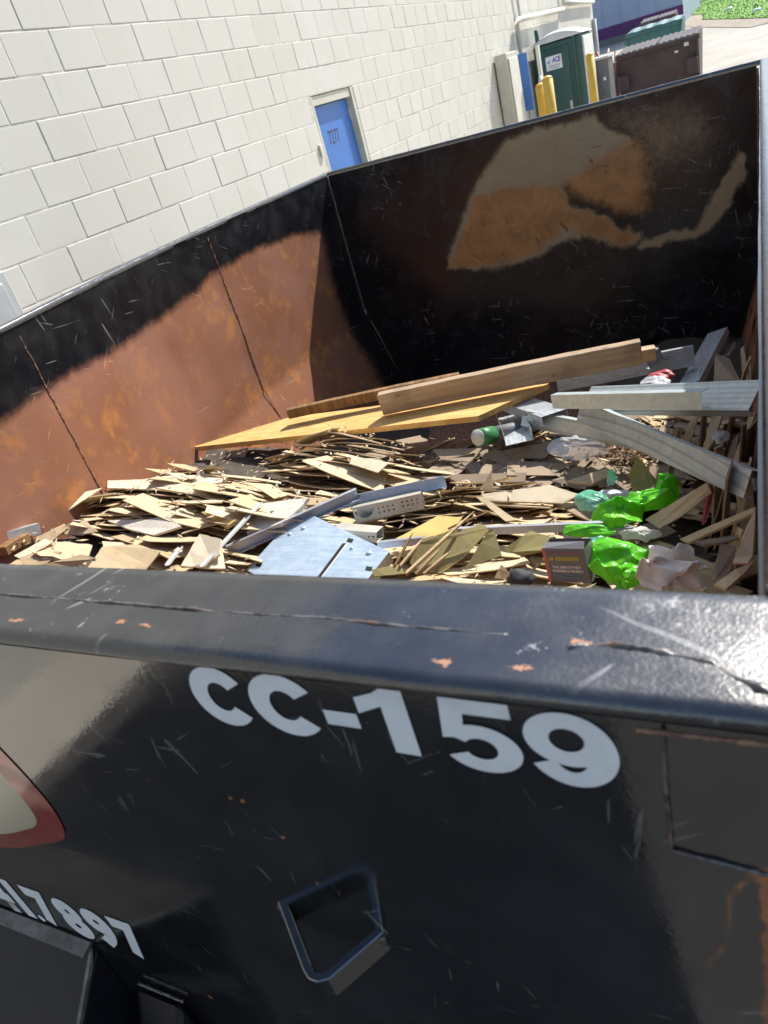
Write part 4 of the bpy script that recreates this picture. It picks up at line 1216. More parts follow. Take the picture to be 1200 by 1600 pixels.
# outside ribs, sills and wheels
for y in (0.9, 1.57, 2.2, 2.85, 3.5):
    box('side_rib', (0.001, y - 0.04, 0.42), (0.06, y + 0.04, 1.685), 'panel', dmp, 0.004)
    box('side_rib', (left_x(y) - 0.07, y - 0.04, 0.42), (left_x(y) - 0.012, y + 0.04, 1.685), 'panel', dmp, 0.004)
for x in (-1.65, -0.55):
    box('skid_beam', (x - 0.05, 0.2, 0.16), (x + 0.05, 4.2, ZB - 0.065), 'panel', dmp, 0.005)
    for y in (0.45, 3.8):
        tube('wheel', [(x - 0.15, y, 0.1), (x - 0.055, y, 0.1)], 0.1, 'darkgrey', dmp, 16)

# ------------------------------------------------------------ the load
HEAPS = {}
def Hbase(x, y):
    return 0.905 + 0.10 * smooth01(-1.7, -1.95, x) * smooth01(1.5, 1.2, y) - 0.10 * (y - 1.3) + 0.15 * smooth01(-1.15, -2.0, x) + 0.03 * smooth01(1.6, 1.2, y)
G0X, G0Y, GS = -2.32, 0.95, 0.02
NX, NY = 116, 80
HG = [[Hbase(G0X + i * GS, G0Y + j * GS) for i in range(NX)] for j in range(NY)]

def piece_mesh(r, L, Wd, th, curl):
    """A torn, slightly curled scrap of board."""
    n = r.choice((3, 4, 4, 5)); rows = []
    taper = r.uniform(-0.5, 0.5); sk = r.uniform(-0.35, 0.35)
    cut0, cut1 = r.uniform(-.5, .5), r.uniform(-.5, .5)
    for i in range(n + 1):
        t = i / n; x = (t - 0.5) * L
        w0 = -Wd / 2 * (1 + taper * (t - .5)) * r.uniform(0.72, 1.12); w1 = Wd / 2 * (1 + taper * (t - .5)) * r.uniform(0.72, 1.12)
        s = sk * Wd * (t - .5)
        e = (cut0 if i == 0 else cut1 if i == n else 0) * Wd
        z = curl * (4 * (t - .5) ** 2) * L
        rows.append(((x + e * .5, w0 + s, z), (x - e * .5, w1 + s, z)))
    v, f = [], []
    for a, b in rows: v += [a, b, (a[0], a[1], a[2] - th), (b[0], b[1], b[2] - th)]
    for i in range(n):
        p, q = i * 4, i * 4 + 4
        f += [(p, q, q + 1, p + 1), (p + 2, p + 3, q + 3, q + 2), (p, p + 2, q + 2, q), (p + 1, q + 1, q + 3, p + 3)]
    f += [(0, 1, 3, 2), (n * 4, n * 4 + 2, n * 4 + 3, n * 4 + 1)]
    return v, f

TOP = {'left': lambda x, y: 1.14 + 0.06 * smooth01(-1.7, -1.95, x) * smooth01(1.5, 1.2, y) - 0.15 * max(0, -x - 1.95) - 0.25 * max(0, x + 1.55) - 0.15 * abs(y - 1.5),
       'middle': lambda x, y: 1.035 - 0.5 * max(0, abs(x + 1.38) - 0.16) - 0.3 * max(0, 1.93 - y),
       'right': lambda x, y: 0.985 - 0.25 * max(0, abs(x + 0.8) - 0.2),
       'loose': lambda x, y: Hbase(x, y) + 0.075, 'dusty': lambda x, y: Hbase(x, y) + 0.09}
BIAS = {'left': -0.35, 'middle': -0.38, 'right': -0.35, 'loose': -0.14, 'dusty': 0.0}
pieces = []
def drop(r, cx, cy, L, Wd, th, yaw, heap, gap=0.0018, maxtilt=0.26):
    c, s = math.cos(yaw), math.sin(yaw)
    pts = []
    for a in (-0.45, -0.15, 0.15, 0.45):
        for b in (-0.4, 0, 0.4):
            x, y = cx + c * L * a - s * Wd * b, cy + s * L * a + c * Wd * b
            i, j = int((x - G0X) / GS), int((y - G0Y) / GS)
            if 0 <= i < NX and 0 <= j < NY: pts.append((x - cx, y - cy, HG[j][i], i, j))
    if len(pts) < 6: return
    n = len(pts); mz = sum(p[2] for p in pts) / n
    sxx = sum(p[0] ** 2 for p in pts) + 1e-4; syy = sum(p[1] ** 2 for p in pts) + 1e-4; sxy = sum(p[0] * p[1] for p in pts)
    sxz = sum(p[0] * (p[2] - mz) for p in pts); syz = sum(p[1] * (p[2] - mz) for p in pts)
    det = sxx * syy - sxy * sxy + 1e-9
    gy0 = BIAS.get(heap, 0.0)
    gx = max(-maxtilt, min(maxtilt, (sxz * syy - syz * sxy) / det * .85)) + r.gauss(0, .035)
    gy = max(-maxtilt, min(maxtilt, (syz * sxx - sxz * sxy) / det * .5)) + r.gauss(gy0, .055)
    lift = sorted(p[2] - mz - gx * p[0] - gy * p[1] for p in pts)[int(n * .8)]
    z = mz + lift + th + gap
    if z > TOP[heap](cx, cy): return
    N_ = Vector((-gx, -gy, 1)).normalized(); X_ = Vector((c, s, gx * c + gy * s)).normalized(); Y_ = N_.cross(X_)
    Mx = Matrix((X_, Y_, N_)).transposed().to_4x4(); Mx.translation = (cx, cy, z)
    for x, y, h, i, j in pts:
        t = z + gx * x + gy * y
        for di in (-1, 0, 1):
            for dj in (-1, 0, 1):
                a, b = i + di, j + dj
                if 0 <= a < NX and 0 <= b < NY and HG[b][a] < t: HG[b][a] = HG[b][a] * .25 + t * .75
    pieces.append((Mx, L, Wd, th, r.uniform(-.05, .06), heap, r.randrange(1 << 30)))

r = random.Random(11)
def scatter(n, heap, mx, my, sx, sy, yaw0, yawsd, L0=0.13, L1=0.30, clipx=(-2.18, -0.03), clipy=(1.02, 2.45), wr=(0.28, 0.6)):
    for _ in range(n):
        x, y = r.gauss(mx, sx), r.gauss(my, sy)
        if not (clipx[0] < x < clipx[1] and clipy[0] < y < clipy[1]): continue
        L = r.uniform(L0, L1) * (0.55 if r.random() < 0.22 else 1.0); Wd = L * r.uniform(*wr)
        drop(r, x, y, L, Wd, r.uniform(0.0022, 0.0042), yaw0 + r.gauss(0, yawsd), heap)
scatter(160, 'loose', -1.1, 1.55, 0.65, 0.3, 0.1, 0.8)
LN = dict(L0=0.15, L1=0.34, wr=(0.22, 0.48))
scatter(620, 'left', -1.74, 1.50, 0.22, 0.13, 0.06, 0.28, **LN)
scatter(260, 'left', -1.92, 1.25, 0.12, 0.10, 0.30, 0.30, clipx=(-2.02, -0.03), **LN)
scatter(110, 'left', -1.6, 1.24, 0.25, 0.07, 0.12, 0.30, **LN)
scatter(120, 'left', -1.62, 1.15, 0.2, 0.04, 0.12, 0.25, **LN)
scatter(420, 'middle', -1.37, 1.98, 0.15, 0.065, -0.10, 0.20, 0.16, 0.34, wr=(0.22, 0.45))
scatter(140, 'middle', -1.55, 1.80, 0.2, 0.08, 0.05, 0.30, **LN)
scatter(360, 'right', -0.80, 1.65, 0.15, 0.08, 0.02, 0.25, **LN)
scatter(90, 'right', -0.60, 1.55, 0.2, 0.1, 0.2, 0.45)
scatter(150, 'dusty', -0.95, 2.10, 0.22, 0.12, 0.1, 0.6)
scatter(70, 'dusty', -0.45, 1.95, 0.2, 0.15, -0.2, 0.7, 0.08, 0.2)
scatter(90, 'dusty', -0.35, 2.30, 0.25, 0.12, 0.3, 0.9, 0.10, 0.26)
scatter(60, 'right', -0.35, 1.42, 0.2, 0.12, 0.3, 0.5, 0.12, 0.24)

def zat(x, y):
    i, j = int((x - G0X) / GS), int((y - G0Y) / GS)
    return HG[max(0, min(NY - 1, j))][max(0, min(NX - 1, i))]

# count what the photograph's side shows of each piece, to keep the largest as objects
allv, allf, owner, local = [], [], [], []
for k_, (Mx, L, Wd, th, curl, heap, sd) in enumerate(pieces):
    v, f = piece_mesh(random.Random(sd), L, Wd, th, curl)
    local.append((v, f)); b0 = len(allv)
    allv += [Mx @ Vector(p) for p in v]; allf += [[i + b0 for i in q] for q in f]; owner += [k_] * len(f)
tree_ = BVHTree.FromPolygons(allv, allf)
hits = {}
for j in range(0, 220):
    for i in range(0, 330):
        a = (i / 329 - 0.5) * 1200; b = 660 + j * (250 / 219) - 800
        d = (right * a - up * b + fwd * 1140).normalized()
        loc, nr, idx, dist = tree_.ray_cast(cam_p, d)
        if idx is not None: hits[owner[idx]] = hits.get(owner[idx], 0) + 1
best = sorted(hits, key=lambda q: -hits[q])[:250]
bset = set(best)
HL = {'loose': ('loose fibreboard scraps', 'between the heaps'), 'left': ('fibreboard scraps of the left heap', 'in the wide heap by the rusty left wall'),
      'middle': ('fibreboard scraps of the stack under the plywood', 'in the stack under the plywood sheet'),
      'right': ('fibreboard scraps of the right heap', 'in the heap behind the lime film'), 'dusty': ('dusty brown scraps', 'before the plywood sheet')}
MARKS = [('the white metal strip', (-1.63, 1.55)), ('the zinc panel', (-1.10, 1.42)), ('the yellow foam scrap', (-1.68, 1.62)), ('the speckled ceiling tile', (-1.45, 1.62)), ('the black felt scrap', (-1.66, 1.78)),
         ('the olive boards', (-0.72, 1.42)), ('the carton', (-0.38, 1.40)), ('the lime film', (-0.36, 1.58)), ('the clear plastic bag', (-0.50, 1.98)), ('the tape roll', (-0.85, 2.10)), ('the pale triangular board', (-1.95, 1.90)),
         ('the cream perforated channel', (-1.05, 1.68)), ('the rusty left wall', (-2.2, 1.6)), ('the near wall', (-1.9, 1.15)), ('the plywood sheet tip', (-2.0, 2.15)), ('the upright pale board', (-0.72, 1.78)), ('the mint film', (-0.48, 1.66)), ('the speckled pale tile scrap', (-1.85, 1.47)), ('the crowning pale board', (-1.95, 1.72))]
def scrap_label(Mx, L, Wd, heap):
    x, y = Mx.translation.x, Mx.translation.y
    nm, (mx, my) = min(MARKS, key=lambda q: (q[1][0] - x) ** 2 + (q[1][1] - y) ** 2)
    dx, dy = x - mx, y - my
    where = ('left of' if dx < 0 else 'right of') if abs(dx) > abs(dy) else ('in front of' if dy < 0 else 'behind')
    near_ = 'just ' if dx * dx + dy * dy < 0.006 else ''
    size = 'long' if L > 0.25 else 'short' if L < 0.17 else 'medium'
    shape = 'narrow' if Wd / L < 0.36 else 'broad' if Wd / L > 0.5 else 'uneven'
    tilt = ' sloping' if abs(Mx.to_3x3().col[2].x) > 0.18 else ''
    col = 'dusty brown' if heap == 'dusty' else 'tan'
    return '%s %s%s %s scrap %s%s %s' % (size, shape, tilt, col, near_, where, nm) + (' high up' if Mx.translation.z > 1.09 else '')
rm = random.Random(5)
for k_ in best:
    Mx, L, Wd, th, curl, heap, sd = pieces[k_]
    v, f = local[k_]
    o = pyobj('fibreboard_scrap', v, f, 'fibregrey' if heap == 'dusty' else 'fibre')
    o.matrix_world = Mx
    tag(o, scrap_label(Mx, L, Wd, heap), 'board scrap', HL[heap][0])
by_ = {}
for o in [o for o in COL.objects if o.name.startswith('fibreboard_scrap')]: by_.setdefault(o['label'], []).append(o)
for lab, os_ in by_.items():
    if len(os_) < 2: continue
    os_.sort(key=lambda o: (o.matrix_world.translation - cam_p).length)
    nm_ = ['nearest', 'farthest'] if len(os_) == 2 else ['nearest'] + ['%s nearest' % q for q in ('second', 'third', 'fourth', 'fifth', 'sixth', 'seventh', 'eighth', 'ninth', 'tenth')][:len(os_) - 2] + ['farthest']
    for o, q in zip(os_, nm_): o['label'] = lab + ', ' + q + ' such'
vs, fs = [], []
for k_, (Mx, *_) in enumerate(pieces):
    if k_ in bset: continue
    v, f = local[k_]; b0 = len(vs)
    vs += [Mx @ Vector(p) for p in v]; fs += [tuple(i + b0 for i in q) for q in f]
o = pyobj('fibreboard_rubble', vs, fs, 'fibre'); o['kind'] = 'stuff'; o['label'] = 'small torn fibreboard bits filling the heaps'
# dark broken filling under the load
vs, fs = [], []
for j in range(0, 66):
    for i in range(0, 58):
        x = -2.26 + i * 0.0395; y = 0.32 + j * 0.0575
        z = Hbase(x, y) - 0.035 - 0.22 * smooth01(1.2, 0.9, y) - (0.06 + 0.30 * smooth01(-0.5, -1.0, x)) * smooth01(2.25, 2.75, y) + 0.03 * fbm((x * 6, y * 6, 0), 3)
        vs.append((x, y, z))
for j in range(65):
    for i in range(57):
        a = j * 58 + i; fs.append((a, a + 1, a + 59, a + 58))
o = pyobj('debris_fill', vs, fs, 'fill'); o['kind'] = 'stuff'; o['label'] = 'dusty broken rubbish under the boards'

# ---- sheets, timber, metal and bags lying on the heaps
def lay(o, label, cat, group=None):
    recentre(o); return tag(o, label, cat, group)

ply = prism('plywood_sheet', [(-2.2040,2.1891,0.9850), (-0.8721,2.1719,1.0450), (-0.6833,2.4264,1.0350), (-1.8025,2.3915,1.0000)], 0.021, 'osb', n=(0.03, -0.02, 1), jag=0.0015)
lay(ply, 'yellow plywood sheet lying across the heaps under the long plank', 'plywood sheet')
def beam(name, a, b, hgt, th, mat, label, upv=(0, 0, 1), jag=0):
    a, b = Vector(a), Vector(b); x = (b - a); L = x.length; x.normalize()
    u_ = Vector(upv); u_ = (u_ - x * u_.dot(x)).normalized(); w = u_.cross(x)
    bm = bmesh.new(); add_box(bm, (-L / 2, -th / 2, 0), (L / 2, th / 2, hgt), 0.0025)
    for k_ in range(1, 24):
        bmesh.ops.bisect_plane(bm, geom=bm.verts[:] + bm.edges[:] + bm.faces[:], plane_co=(-L / 2 + L * k_ / 24, 0, 0), plane_no=(1, 0, 0))
    for v in bm.verts:
        t_ = v.co.x / L
        v.co.z += 0.004 * (0.25 - t_ * t_) * 4 * 0.6 + 0.0018 * nz(v.co.x * 14, v.co.y * 30, 3 + v.co.z * 20); v.co.y += 0.0025 * nz(v.co.x * 9, 2, v.co.z * 25)
    o = bmobj(name, bm, mat)
    Mx = Matrix((x, w, u_)).transposed().to_4x4(); Mx.translation = (a + b) / 2
    o.matrix_world = Mx
    return tag(o, label, 'plank' if 'plank' in name else 'timber')
beam('plank', (-1.2850,2.2765,1.0350), (-0.3700,2.4852,1.0550), 0.085, 0.034, 'lumber', 'long weathered plank standing on edge on the plywood sheet', (0, -0.08, 1))
beam('plank', (-0.4516,2.5372,1.0300), (-0.3338,2.5640,1.0350), 0.045, 0.04, 'lumber', 'short pale plank end poking out behind the long plank', (0, 0, 1))
beam('plank', (-1.7437,2.3161,1.0300), (-1.0337,2.4735,1.0500), 0.04, 0.03, 'brownwood', 'dark brown plank lying behind the long weathered plank', (0, 0, 1))

def stud(label, a, b, wdir, width, flange, mat='galvrib', name='steel_stud', **k):
    o = channel(name, a, b, wdir, width, flange, mat, **k)
    p = (Vector(b) - Vector(a))
    F = frame_of(p)
    M4 = F.to_4x4(); M4.translation = (Vector(a) + Vector(b)) / 2
    o.data.transform(M4.inverted()); o.matrix_world = M4
    return tag(o, label, 'metal stud', 'metal studs on the load')
stud('long pale steel stud lying level against the right wall', (-0.4987,2.1500,1.0904), (-0.0185,1.8000,1.2207), (0, 0.9, 0.42), 0.085, -0.03, lip=0.004)
stud('shorter grey steel stud nested in front of the long level one', (-0.5870,2.0800,1.1175), (-0.1378,1.7900,1.2203), (0, 0.15, 1), 0.044, -0.03)
stud('long steel stud sloping down towards the right wall over the brown boards', (-0.5161,2.1200,1.0663), (-0.0340,1.5200,1.1389), (0.35, 0.30, 1), 0.064, -0.028, bend=0.014)
stud('grey steel stud half hidden under the sloping stud', (-0.7035,2.1800,1.0166), (-0.3044,1.9800,1.0109), (0.2, 0.2, 1), 0.055, -0.025)
stud('open ended steel stud lying upside down beside the plywood corner', (-0.8265,2.4200,0.9927), (-0.6013,2.1400,1.0520), (1, 0.25, 0.05), 0.09, -0.035, mat='galv')
stud('open steel channel facing up beside the green capped roll', (-0.8446,2.4000,0.9306), (-0.7060,2.0600,0.9910), (1, 0.1, 0.05), 0.09, 0.036, mat='galv')
stud('short steel channel lying below the upside down stud', (-0.7327,2.2000,1.0039), (-0.5069,2.1000,0.9995), (0.2, 0.6, 1), 0.035, -0.03, mat='galv')
stud('dark steel stud lying in the shade beneath the plank end', (-0.7837,2.9000,0.8367), (-0.2481,3.0000,0.8576), (0, 0.2, 1), 0.08, -0.03, mat='galv')
stud('steel stud standing tilted against the far corner', (-0.2643,2.8500,0.8039), (-0.1849,3.4500,0.7890), (1, 0.0, 0.3), 0.085, 0.03, mat='galv')
stud('short steel stud end beyond the plank end', (-0.4131,2.9000,0.8787), (-0.3632,2.9500,0.9044), (0, .2, 1), 0.05, -0.03, mat='galv')

# rolled tape with green side
t = thing('tape_roll', 'green and grey roll lying under the plywood corner', 'roll', (-0.8367,2.1000,0.9990))
c0, c1 = Vector((-0.8456,2.0600,1.0181)), Vector((-0.7795,2.2200,0.9601))
tube('core', [c0, c0.lerp(c1, 0.02)], 0.028, 'greymetal', t, 20)
tube('band', [c0.lerp(c1, 0.021), c0.lerp(c1, 0.42)], 0.029, 'greencap', t, 20)
tube('body', [c0.lerp(c1, 0.421), c1 + (c1 - c0) * 1.0], 0.026, 'darkgrey', t, 16)

# zinc plate with rivets, tinted with the sky's blue
T_, R_, L_ = Vector((-1.2321,1.5366,1.0750)), Vector((-0.8736,1.3734,1.0450)), Vector((-1.2956,1.2941,1.0300))
B_ = L_ + R_ - T_
t = thing('zinc_panel', 'zinc panel with rivets, tinted sky blue, tilted against the near wall', 'metal panel', (T_ + B_) / 2)
nn = (R_ - T_).cross(L_ - T_).normalized()
if nn.z < 0: nn = -nn
pl = prism('plate', [T_, R_, B_, L_], 0.0015, 'skyzinc', t, n=nn)
prism('flange', [R_ + nn * -0.0016, B_ + nn * -0.0016, B_ - nn * 0.035, R_ - nn * 0.035], 0.0015, 'creamsteel', t, n=(R_ - L_).normalized())
prism('flange', [T_ + nn * -0.0016, R_ + nn * -0.0016, R_ - nn * 0.03, T_ - nn * 0.03], 0.0015, 'skyzinc', t, n=(T_ - B_).normalized())
ex, ey = (R_ - T_), (L_ - T_)
def onp(a, b, h=0.0): return T_ + ex * a + ey * b + nn * h
for a, b, rr in ((0.17, 0.21, .0075), (0.10, 0.36, .0065), (0.86, 0.12, .0085), (0.70, 0.16, .005)):
    bm = bmesh.new(); p = onp(a, b)
    add_tube(bm, [p + nn * 0.0003, p + nn * 0.002, p + nn * 0.0035, p + nn * 0.0042], [rr, rr * .95, rr * .7, rr * .25], 12)
    bmobj('rivet', bm, 'galv', t, True)
prism('slot', [onp(.60, .16, .0006), onp(.63, .13, .0006), onp(.66, .85, .0006), onp(.63, .88, .0006)], 0.0004, 'black', t, n=nn)
prism('slot', [onp(.63, .13, .0009), onp(.64, .12, .0009), onp(.67, .84, .0009), onp(.66, .85, .0009)], 0.0004, 'white', t, n=nn)
for a, b in ((0.61, 0.07), (0.04, 0.86), (.92, .27)):
    prism('notch', [onp(a, b, .0007), onp(a + .05, b - .02, .0007), onp(a + .06, b + .03, .0007), onp(a + .01, b + .05, .0007)], 0.0004, 'black', t, n=nn)

# perforated cream steel channels
def perforated(label, tl, tr, hgt, depth, holes, big=True):
    tl, tr = Vector(tl), Vector(tr); x = (tr - tl); Wd = x.length; x.normalize()
    u_ = Vector((0, 0.30, 1)); u_ = (u_ - x * u_.dot(x)).normalized(); n = x.cross(u_)
    if n.y > 0: n = -n
    t = thing('perforated_channel', label, 'metal channel', tuple((tl + tr) / 2), 'cream perforated channels')
    cu = bpy.data.curves.new('face', 'CURVE'); cu.dimensions = '2D'; cu.fill_mode = 'BOTH'; cu.extrude = 0.0006
    def spl(pts):
        sp = cu.splines.new('POLY'); sp.points.add(len(pts) - 1); sp.use_cyclic_u = True
        for q, (a, b) in zip(sp.points, pts): q.co = (a, b, 0, 1)
    spl([(0, 0), (Wd, 0), (Wd, -hgt), (0, -hgt)])
    for a, b, r_ in holes: spl([(a * Wd + r_ * math.cos(k_ * math.pi / 6), -b * hgt + r_ * math.sin(k_ * math.pi / 6)) for k_ in range(12)])
    if big:
        spl([(0.015 * Wd + .30 * Wd * (k_ / 14), -hgt * (0.18 + 0.62 * math.sin(math.pi * k_ / 14) ** .5)) for k_ in range(15)])
    to = bpy.data.objects.new('tmp', cu); COL.objects.link(to)
    me = bpy.data.meshes.new_from_object(to.evaluated_get(bpy.context.evaluated_depsgraph_get()))
    bpy.data.objects.remove(to); bpy.data.curves.remove(cu)
    Mx = Matrix((x, u_, n)).transposed().to_4x4(); Mx.translation = tl
    me.transform(Mx); me.name = 'face'; me.materials.clear()
    link('face', me, 'creamsteel', t)
    prism('top_flange', [tl + n * -.0007, tr + n * -.0007, tr - n * depth + u_ * .003, tl - n * depth + u_ * .003], 0.0012, 'creamsteel', t, n=u_)
    bl, br = tl - u_ * hgt, tr - u_ * hgt
    prism('bottom_flange', [bl + n * -.0007, br + n * -.0007, br - n * depth, bl - n * depth], 0.0012, 'creamsteel', t, n=u_)
    prism('back', [tl - n * (depth + .001), tr - n * (depth + .001), br - n * (depth + .001), bl - n * (depth + .001)], 0.0012, 'galv', t, n=n)
    return t
h8 = [(a, b, 0.0030) for a in (.37, .44, .51, .58) for b in (.36, .64)] + [(a, b, 0.0030) for a in (.72, .79, .86, .93) for b in (.30, .56)] + [(.80, .84, .002)]
perforated('cream perforated steel channel with two groups of holes behind the zinc panel', (-1.0789,1.5725,1.0550), (-0.8819,1.6403,1.0600), 0.046, 0.04, h8)
perforated('small cream perforated channel end tucked behind the zinc panel', (-1.1008,1.4794,1.0450), (-0.9653,1.4834,1.0300), 0.030, 0.05, [(.83, .5, .003), (.93, .45, .003)], False)
stud('grey channel running behind the zinc panel to the lower left', (-1.3817,1.3423,1.0600), (-1.0809,1.6264,1.0750), (0.1, 0.35, 1), 0.034, 0.02, mat='alu', t=0.0015, name='steel_channel')
stud('sky-tinted channel behind the cream perforated channel', (-1.1608,1.5996,1.0500), (-0.8312,1.7148,1.0550), (0.0, 0.5, 1), 0.034, 0.02, mat='skyzinc', name='steel_channel')
stud('narrow white metal strip lying on the left heap', (-1.3168,1.1710,1.1300), (-1.3515,1.5160,1.1100), (1, 0.6, 0.1), 0.015, -0.006, mat='greymetal', name='metal_strip')
stud('short white metal strip end at the near wall', (-1.4385,1.1710,1.1300), (-1.4557,1.2544,1.1300), (1, 0.6, 0.1), 0.015, -0.006, mat='greymetal', name='metal_strip')
stud('grey channel lying level behind the carton and lime film', (-0.7821,1.5118,1.0100), (-0.3519,1.5157,1.0300), (0.0, 0.3, 1), 0.020, -0.02, mat='alu', name='steel_channel')
stud('grey channel end just in front of the lime film', (-0.4531,1.5163,1.0000), (-0.2808,1.5145,1.0200), (0.0, 0.3, 1), 0.016, -0.015, mat='alu', name='steel_channel')
stud('short grey channel with a toothed end among the splintered sticks', (-0.9326,1.4192,1.0300), (-0.7978,1.4319,1.0400), (0.0, 0.3, 1), 0.018, -0.018, mat='alu', name='steel_channel')
stud('grey steel stud end by the left wall on the left heap', (-2.0369,1.1472,1.2250), (-2.0084,1.2577,1.1900), (0, 0.4, 1), 0.034, -0.025, mat='galv', name='steel_channel')
beam('timber', (-2.0142,1.1080,1.1900), (-2.0334,1.2160,1.1700), 0.03, 0.05, 'brownwood', 'orange brown timber end beneath the grey stud at the left')

def scrap(label, corners, mat='fibre', th=0.004, cat='board scrap', name='board_scrap', group=None, bow=0.0, jag=0.002):
    o = prism(name, corners, th, mat, jag=jag, bow=bow)
    return lay(o, label, cat, group)
scrap('tan board end lying nearest the left wall corner of the near rim', [(-1.9464,1.0542,1.1900), (-1.9320,1.1568,1.1850), (-1.8206,1.1613,1.1750), (-1.8561,1.0926,1.1600)], 'fibre', 0.004)
scrap('narrow pale board beside the orange brown timber end', [(-1.9453,1.1032,1.2000), (-1.9167,1.1961,1.1950), (-1.8747,1.1908,1.1900), (-1.9238,1.1061,1.1800)], 'paper', 0.004)
scrap('broad tan board sloping to the near rim right of the board ends', [(-1.6892,1.1203,1.1500), (-1.6991,1.2046,1.1650), (-1.5938,1.2342,1.1550), (-1.5020,1.2205,1.1400), (-1.5176,1.1630,1.1200)], 'fibre', 0.004)
scrap('short tan board end at the near rim below the timber end', [(-1.8440,1.0915,1.1750), (-1.7350,1.1585,1.1700), (-1.6813,1.1557,1.1600), (-1.7733,1.1101,1.1500)], 'fibre', 0.004)
scrap('speckled cream ceiling tile scrap between the white strip and the grey channel', [(-1.3404,1.3983,1.0850), (-1.3584,1.5357,1.1000), (-1.2111,1.5647,1.1000), (-1.2221,1.5173,1.0850), (-1.2438,1.4456,1.0850)], 'tile', 0.012)
scrap('speckled pale tile scrap in the middle of the left heap', [(-1.8692,1.3878,1.1350), (-1.6875,1.3871,1.1400), (-1.6138,1.3970,1.1450), (-1.5413,1.3637,1.1300), (-1.6204,1.3228,1.1250), (-1.7462,1.3485,1.1300)], 'tile', 0.008)
scrap('large cream board scrap propped at the near wall left of the white strip', [(-1.4094,1.1858,1.1200), (-1.4090,1.2958,1.1500), (-1.3166,1.2724,1.1500), (-1.2998,1.2292,1.1300), (-1.3411,1.1967,1.1100)], 'paper', 0.006)
scrap('cream board triangle beside the white strip at the near wall', [(-1.3285,1.1916,1.1100), (-1.3217,1.2663,1.1200), (-1.2786,1.2074,1.1000)], 'paper', 0.004)
scrap('yellow foam scrap on the right flank of the left heap', [(-1.5302,1.4485,1.1250), (-1.4844,1.4546,1.1300), (-1.4179,1.4132,1.1200), (-1.3701,1.4131,1.1200), (-1.3998,1.3875,1.1100), (-1.4429,1.4077,1.1100)], 'foam', 0.012)
scrap('long pale board crowning the left heap', [(-2.0807,1.6224,1.1500), (-1.8339,1.6142,1.1550), (-1.6599,1.5847,1.1450), (-1.5548,1.5342,1.1300), (-1.7678,1.5486,1.1500), (-2.0106,1.5544,1.1600)], 'paper', 0.005)
scrap('pale board with torn edge behind the crown of the left heap', [(-1.8784,1.6765,1.1300), (-1.7020,1.6750,1.1300), (-1.6246,1.6125,1.1200), (-1.7833,1.6282,1.1350)], 'paper', 0.005)
scrap('pale triangular board sticking up at the back of the left heap', [(-1.7732,1.7364,1.1200), (-1.5960,1.6776,1.1000), (-1.6658,1.6433,1.1100)], 'paper', 0.005)
scrap('tan board sloping down at the left tip of the left heap', [(-2.1664,1.3162,1.1700), (-2.0959,1.4909,1.1750), (-2.0137,1.5381,1.1700), (-2.0681,1.3695,1.1600)], 'paper', 0.004)
scrap('grey tan board leaning on the front of the left heap', [(-2.0482,1.2441,1.1600), (-1.9640,1.3091,1.1750), (-1.9277,1.2879,1.1700), (-1.9806,1.2388,1.1500)], 'fibre', 0.004)
scrap('tan folded board next to the leaning one on the left heap', [(-1.9718,1.2810,1.1550), (-1.9036,1.3386,1.1700), (-1.8229,1.3042,1.1500), (-1.8827,1.2898,1.1450)], 'fibre', 0.004)
scrap('cream board scrap at the foot of the stack under the plywood', [(-1.4993,1.6413,1.0700), (-1.3935,1.6693,1.0700), (-1.3349,1.6372,1.0500), (-1.3998,1.6006,1.0500)], 'paper', 0.005)
scrap('cream board lying on top of the stack under the plywood', [(-1.2483,1.9058,1.0450), (-1.1358,1.8964,1.0450), (-1.0967,1.8767,1.0350), (-1.1145,1.8279,1.0300), (-1.2419,1.8788,1.0400)], 'paper', 0.004)
scrap('curled brown board standing behind the left heap', [(-2.0938,2.1400,0.8718), (-2.0052,2.1600,0.9658), (-1.9053,2.1800,0.9709), (-1.9629,2.1200,0.8479)], 'fibregrey', 0.005, bow=0.01)
o = crumple('roofing_felt', (-1.5274,1.6014,1.1000), (0.06, 0.03, 0.016), 'tar', 3, 0.5, 3); tag(o, 'crumpled black felt scrap between the left heap and the stack', 'felt scrap')

# olive backed boards, splintered sticks
scrap('olive backed board behind the splintered sticks', [(-0.8094,1.3514,1.0300), (-0.7889,1.4121,1.0600), (-0.6417,1.4813,1.0600), (-0.6265,1.4698,1.0500), (-0.6794,1.3869,1.0200), (-0.7259,1.3467,1.0000), (-0.7958,1.3429,1.0000)], 'olive', 0.006)
scrap('olive board triangle standing beside the sticks', [(-0.6206,1.2700,1.0774), (-0.5797,1.3600,1.1247), (-0.5696,1.3700,1.1180), (-0.5496,1.3300,1.0726)], 'olive', 0.005)
scrap('olive board leaning behind the carton', [(-0.5716,1.4000,1.0407), (-0.5217,1.4800,1.0418), (-0.4473,1.4800,1.0116), (-0.4569,1.4500,1.0114), (-0.5355,1.4200,1.0078)], 'olive', 0.005)
scrap('long thin olive board edge over the first olive board', [(-0.7941,1.3818,1.0650), (-0.6311,1.4559,1.0750), (-0.6224,1.4460,1.0700), (-0.7659,1.3896,1.0600)], 'olive', 0.004)
scrap('dark olive scrap at the near wall below the zinc panel', [(-0.8868,1.2881,1.0500), (-0.8209,1.3128,1.0500), (-0.7930,1.2903,1.0400), (-0.8747,1.2752,1.0400)], 'olive', 0.004)
scrap('yellow tan board behind the toothed channel', [(-0.9118,1.4551,1.0200), (-0.8087,1.5675,1.0300), (-0.7340,1.5606,1.0300), (-0.7411,1.5192,1.0200), (-0.8550,1.4525,1.0100)], 'foam', 0.005)
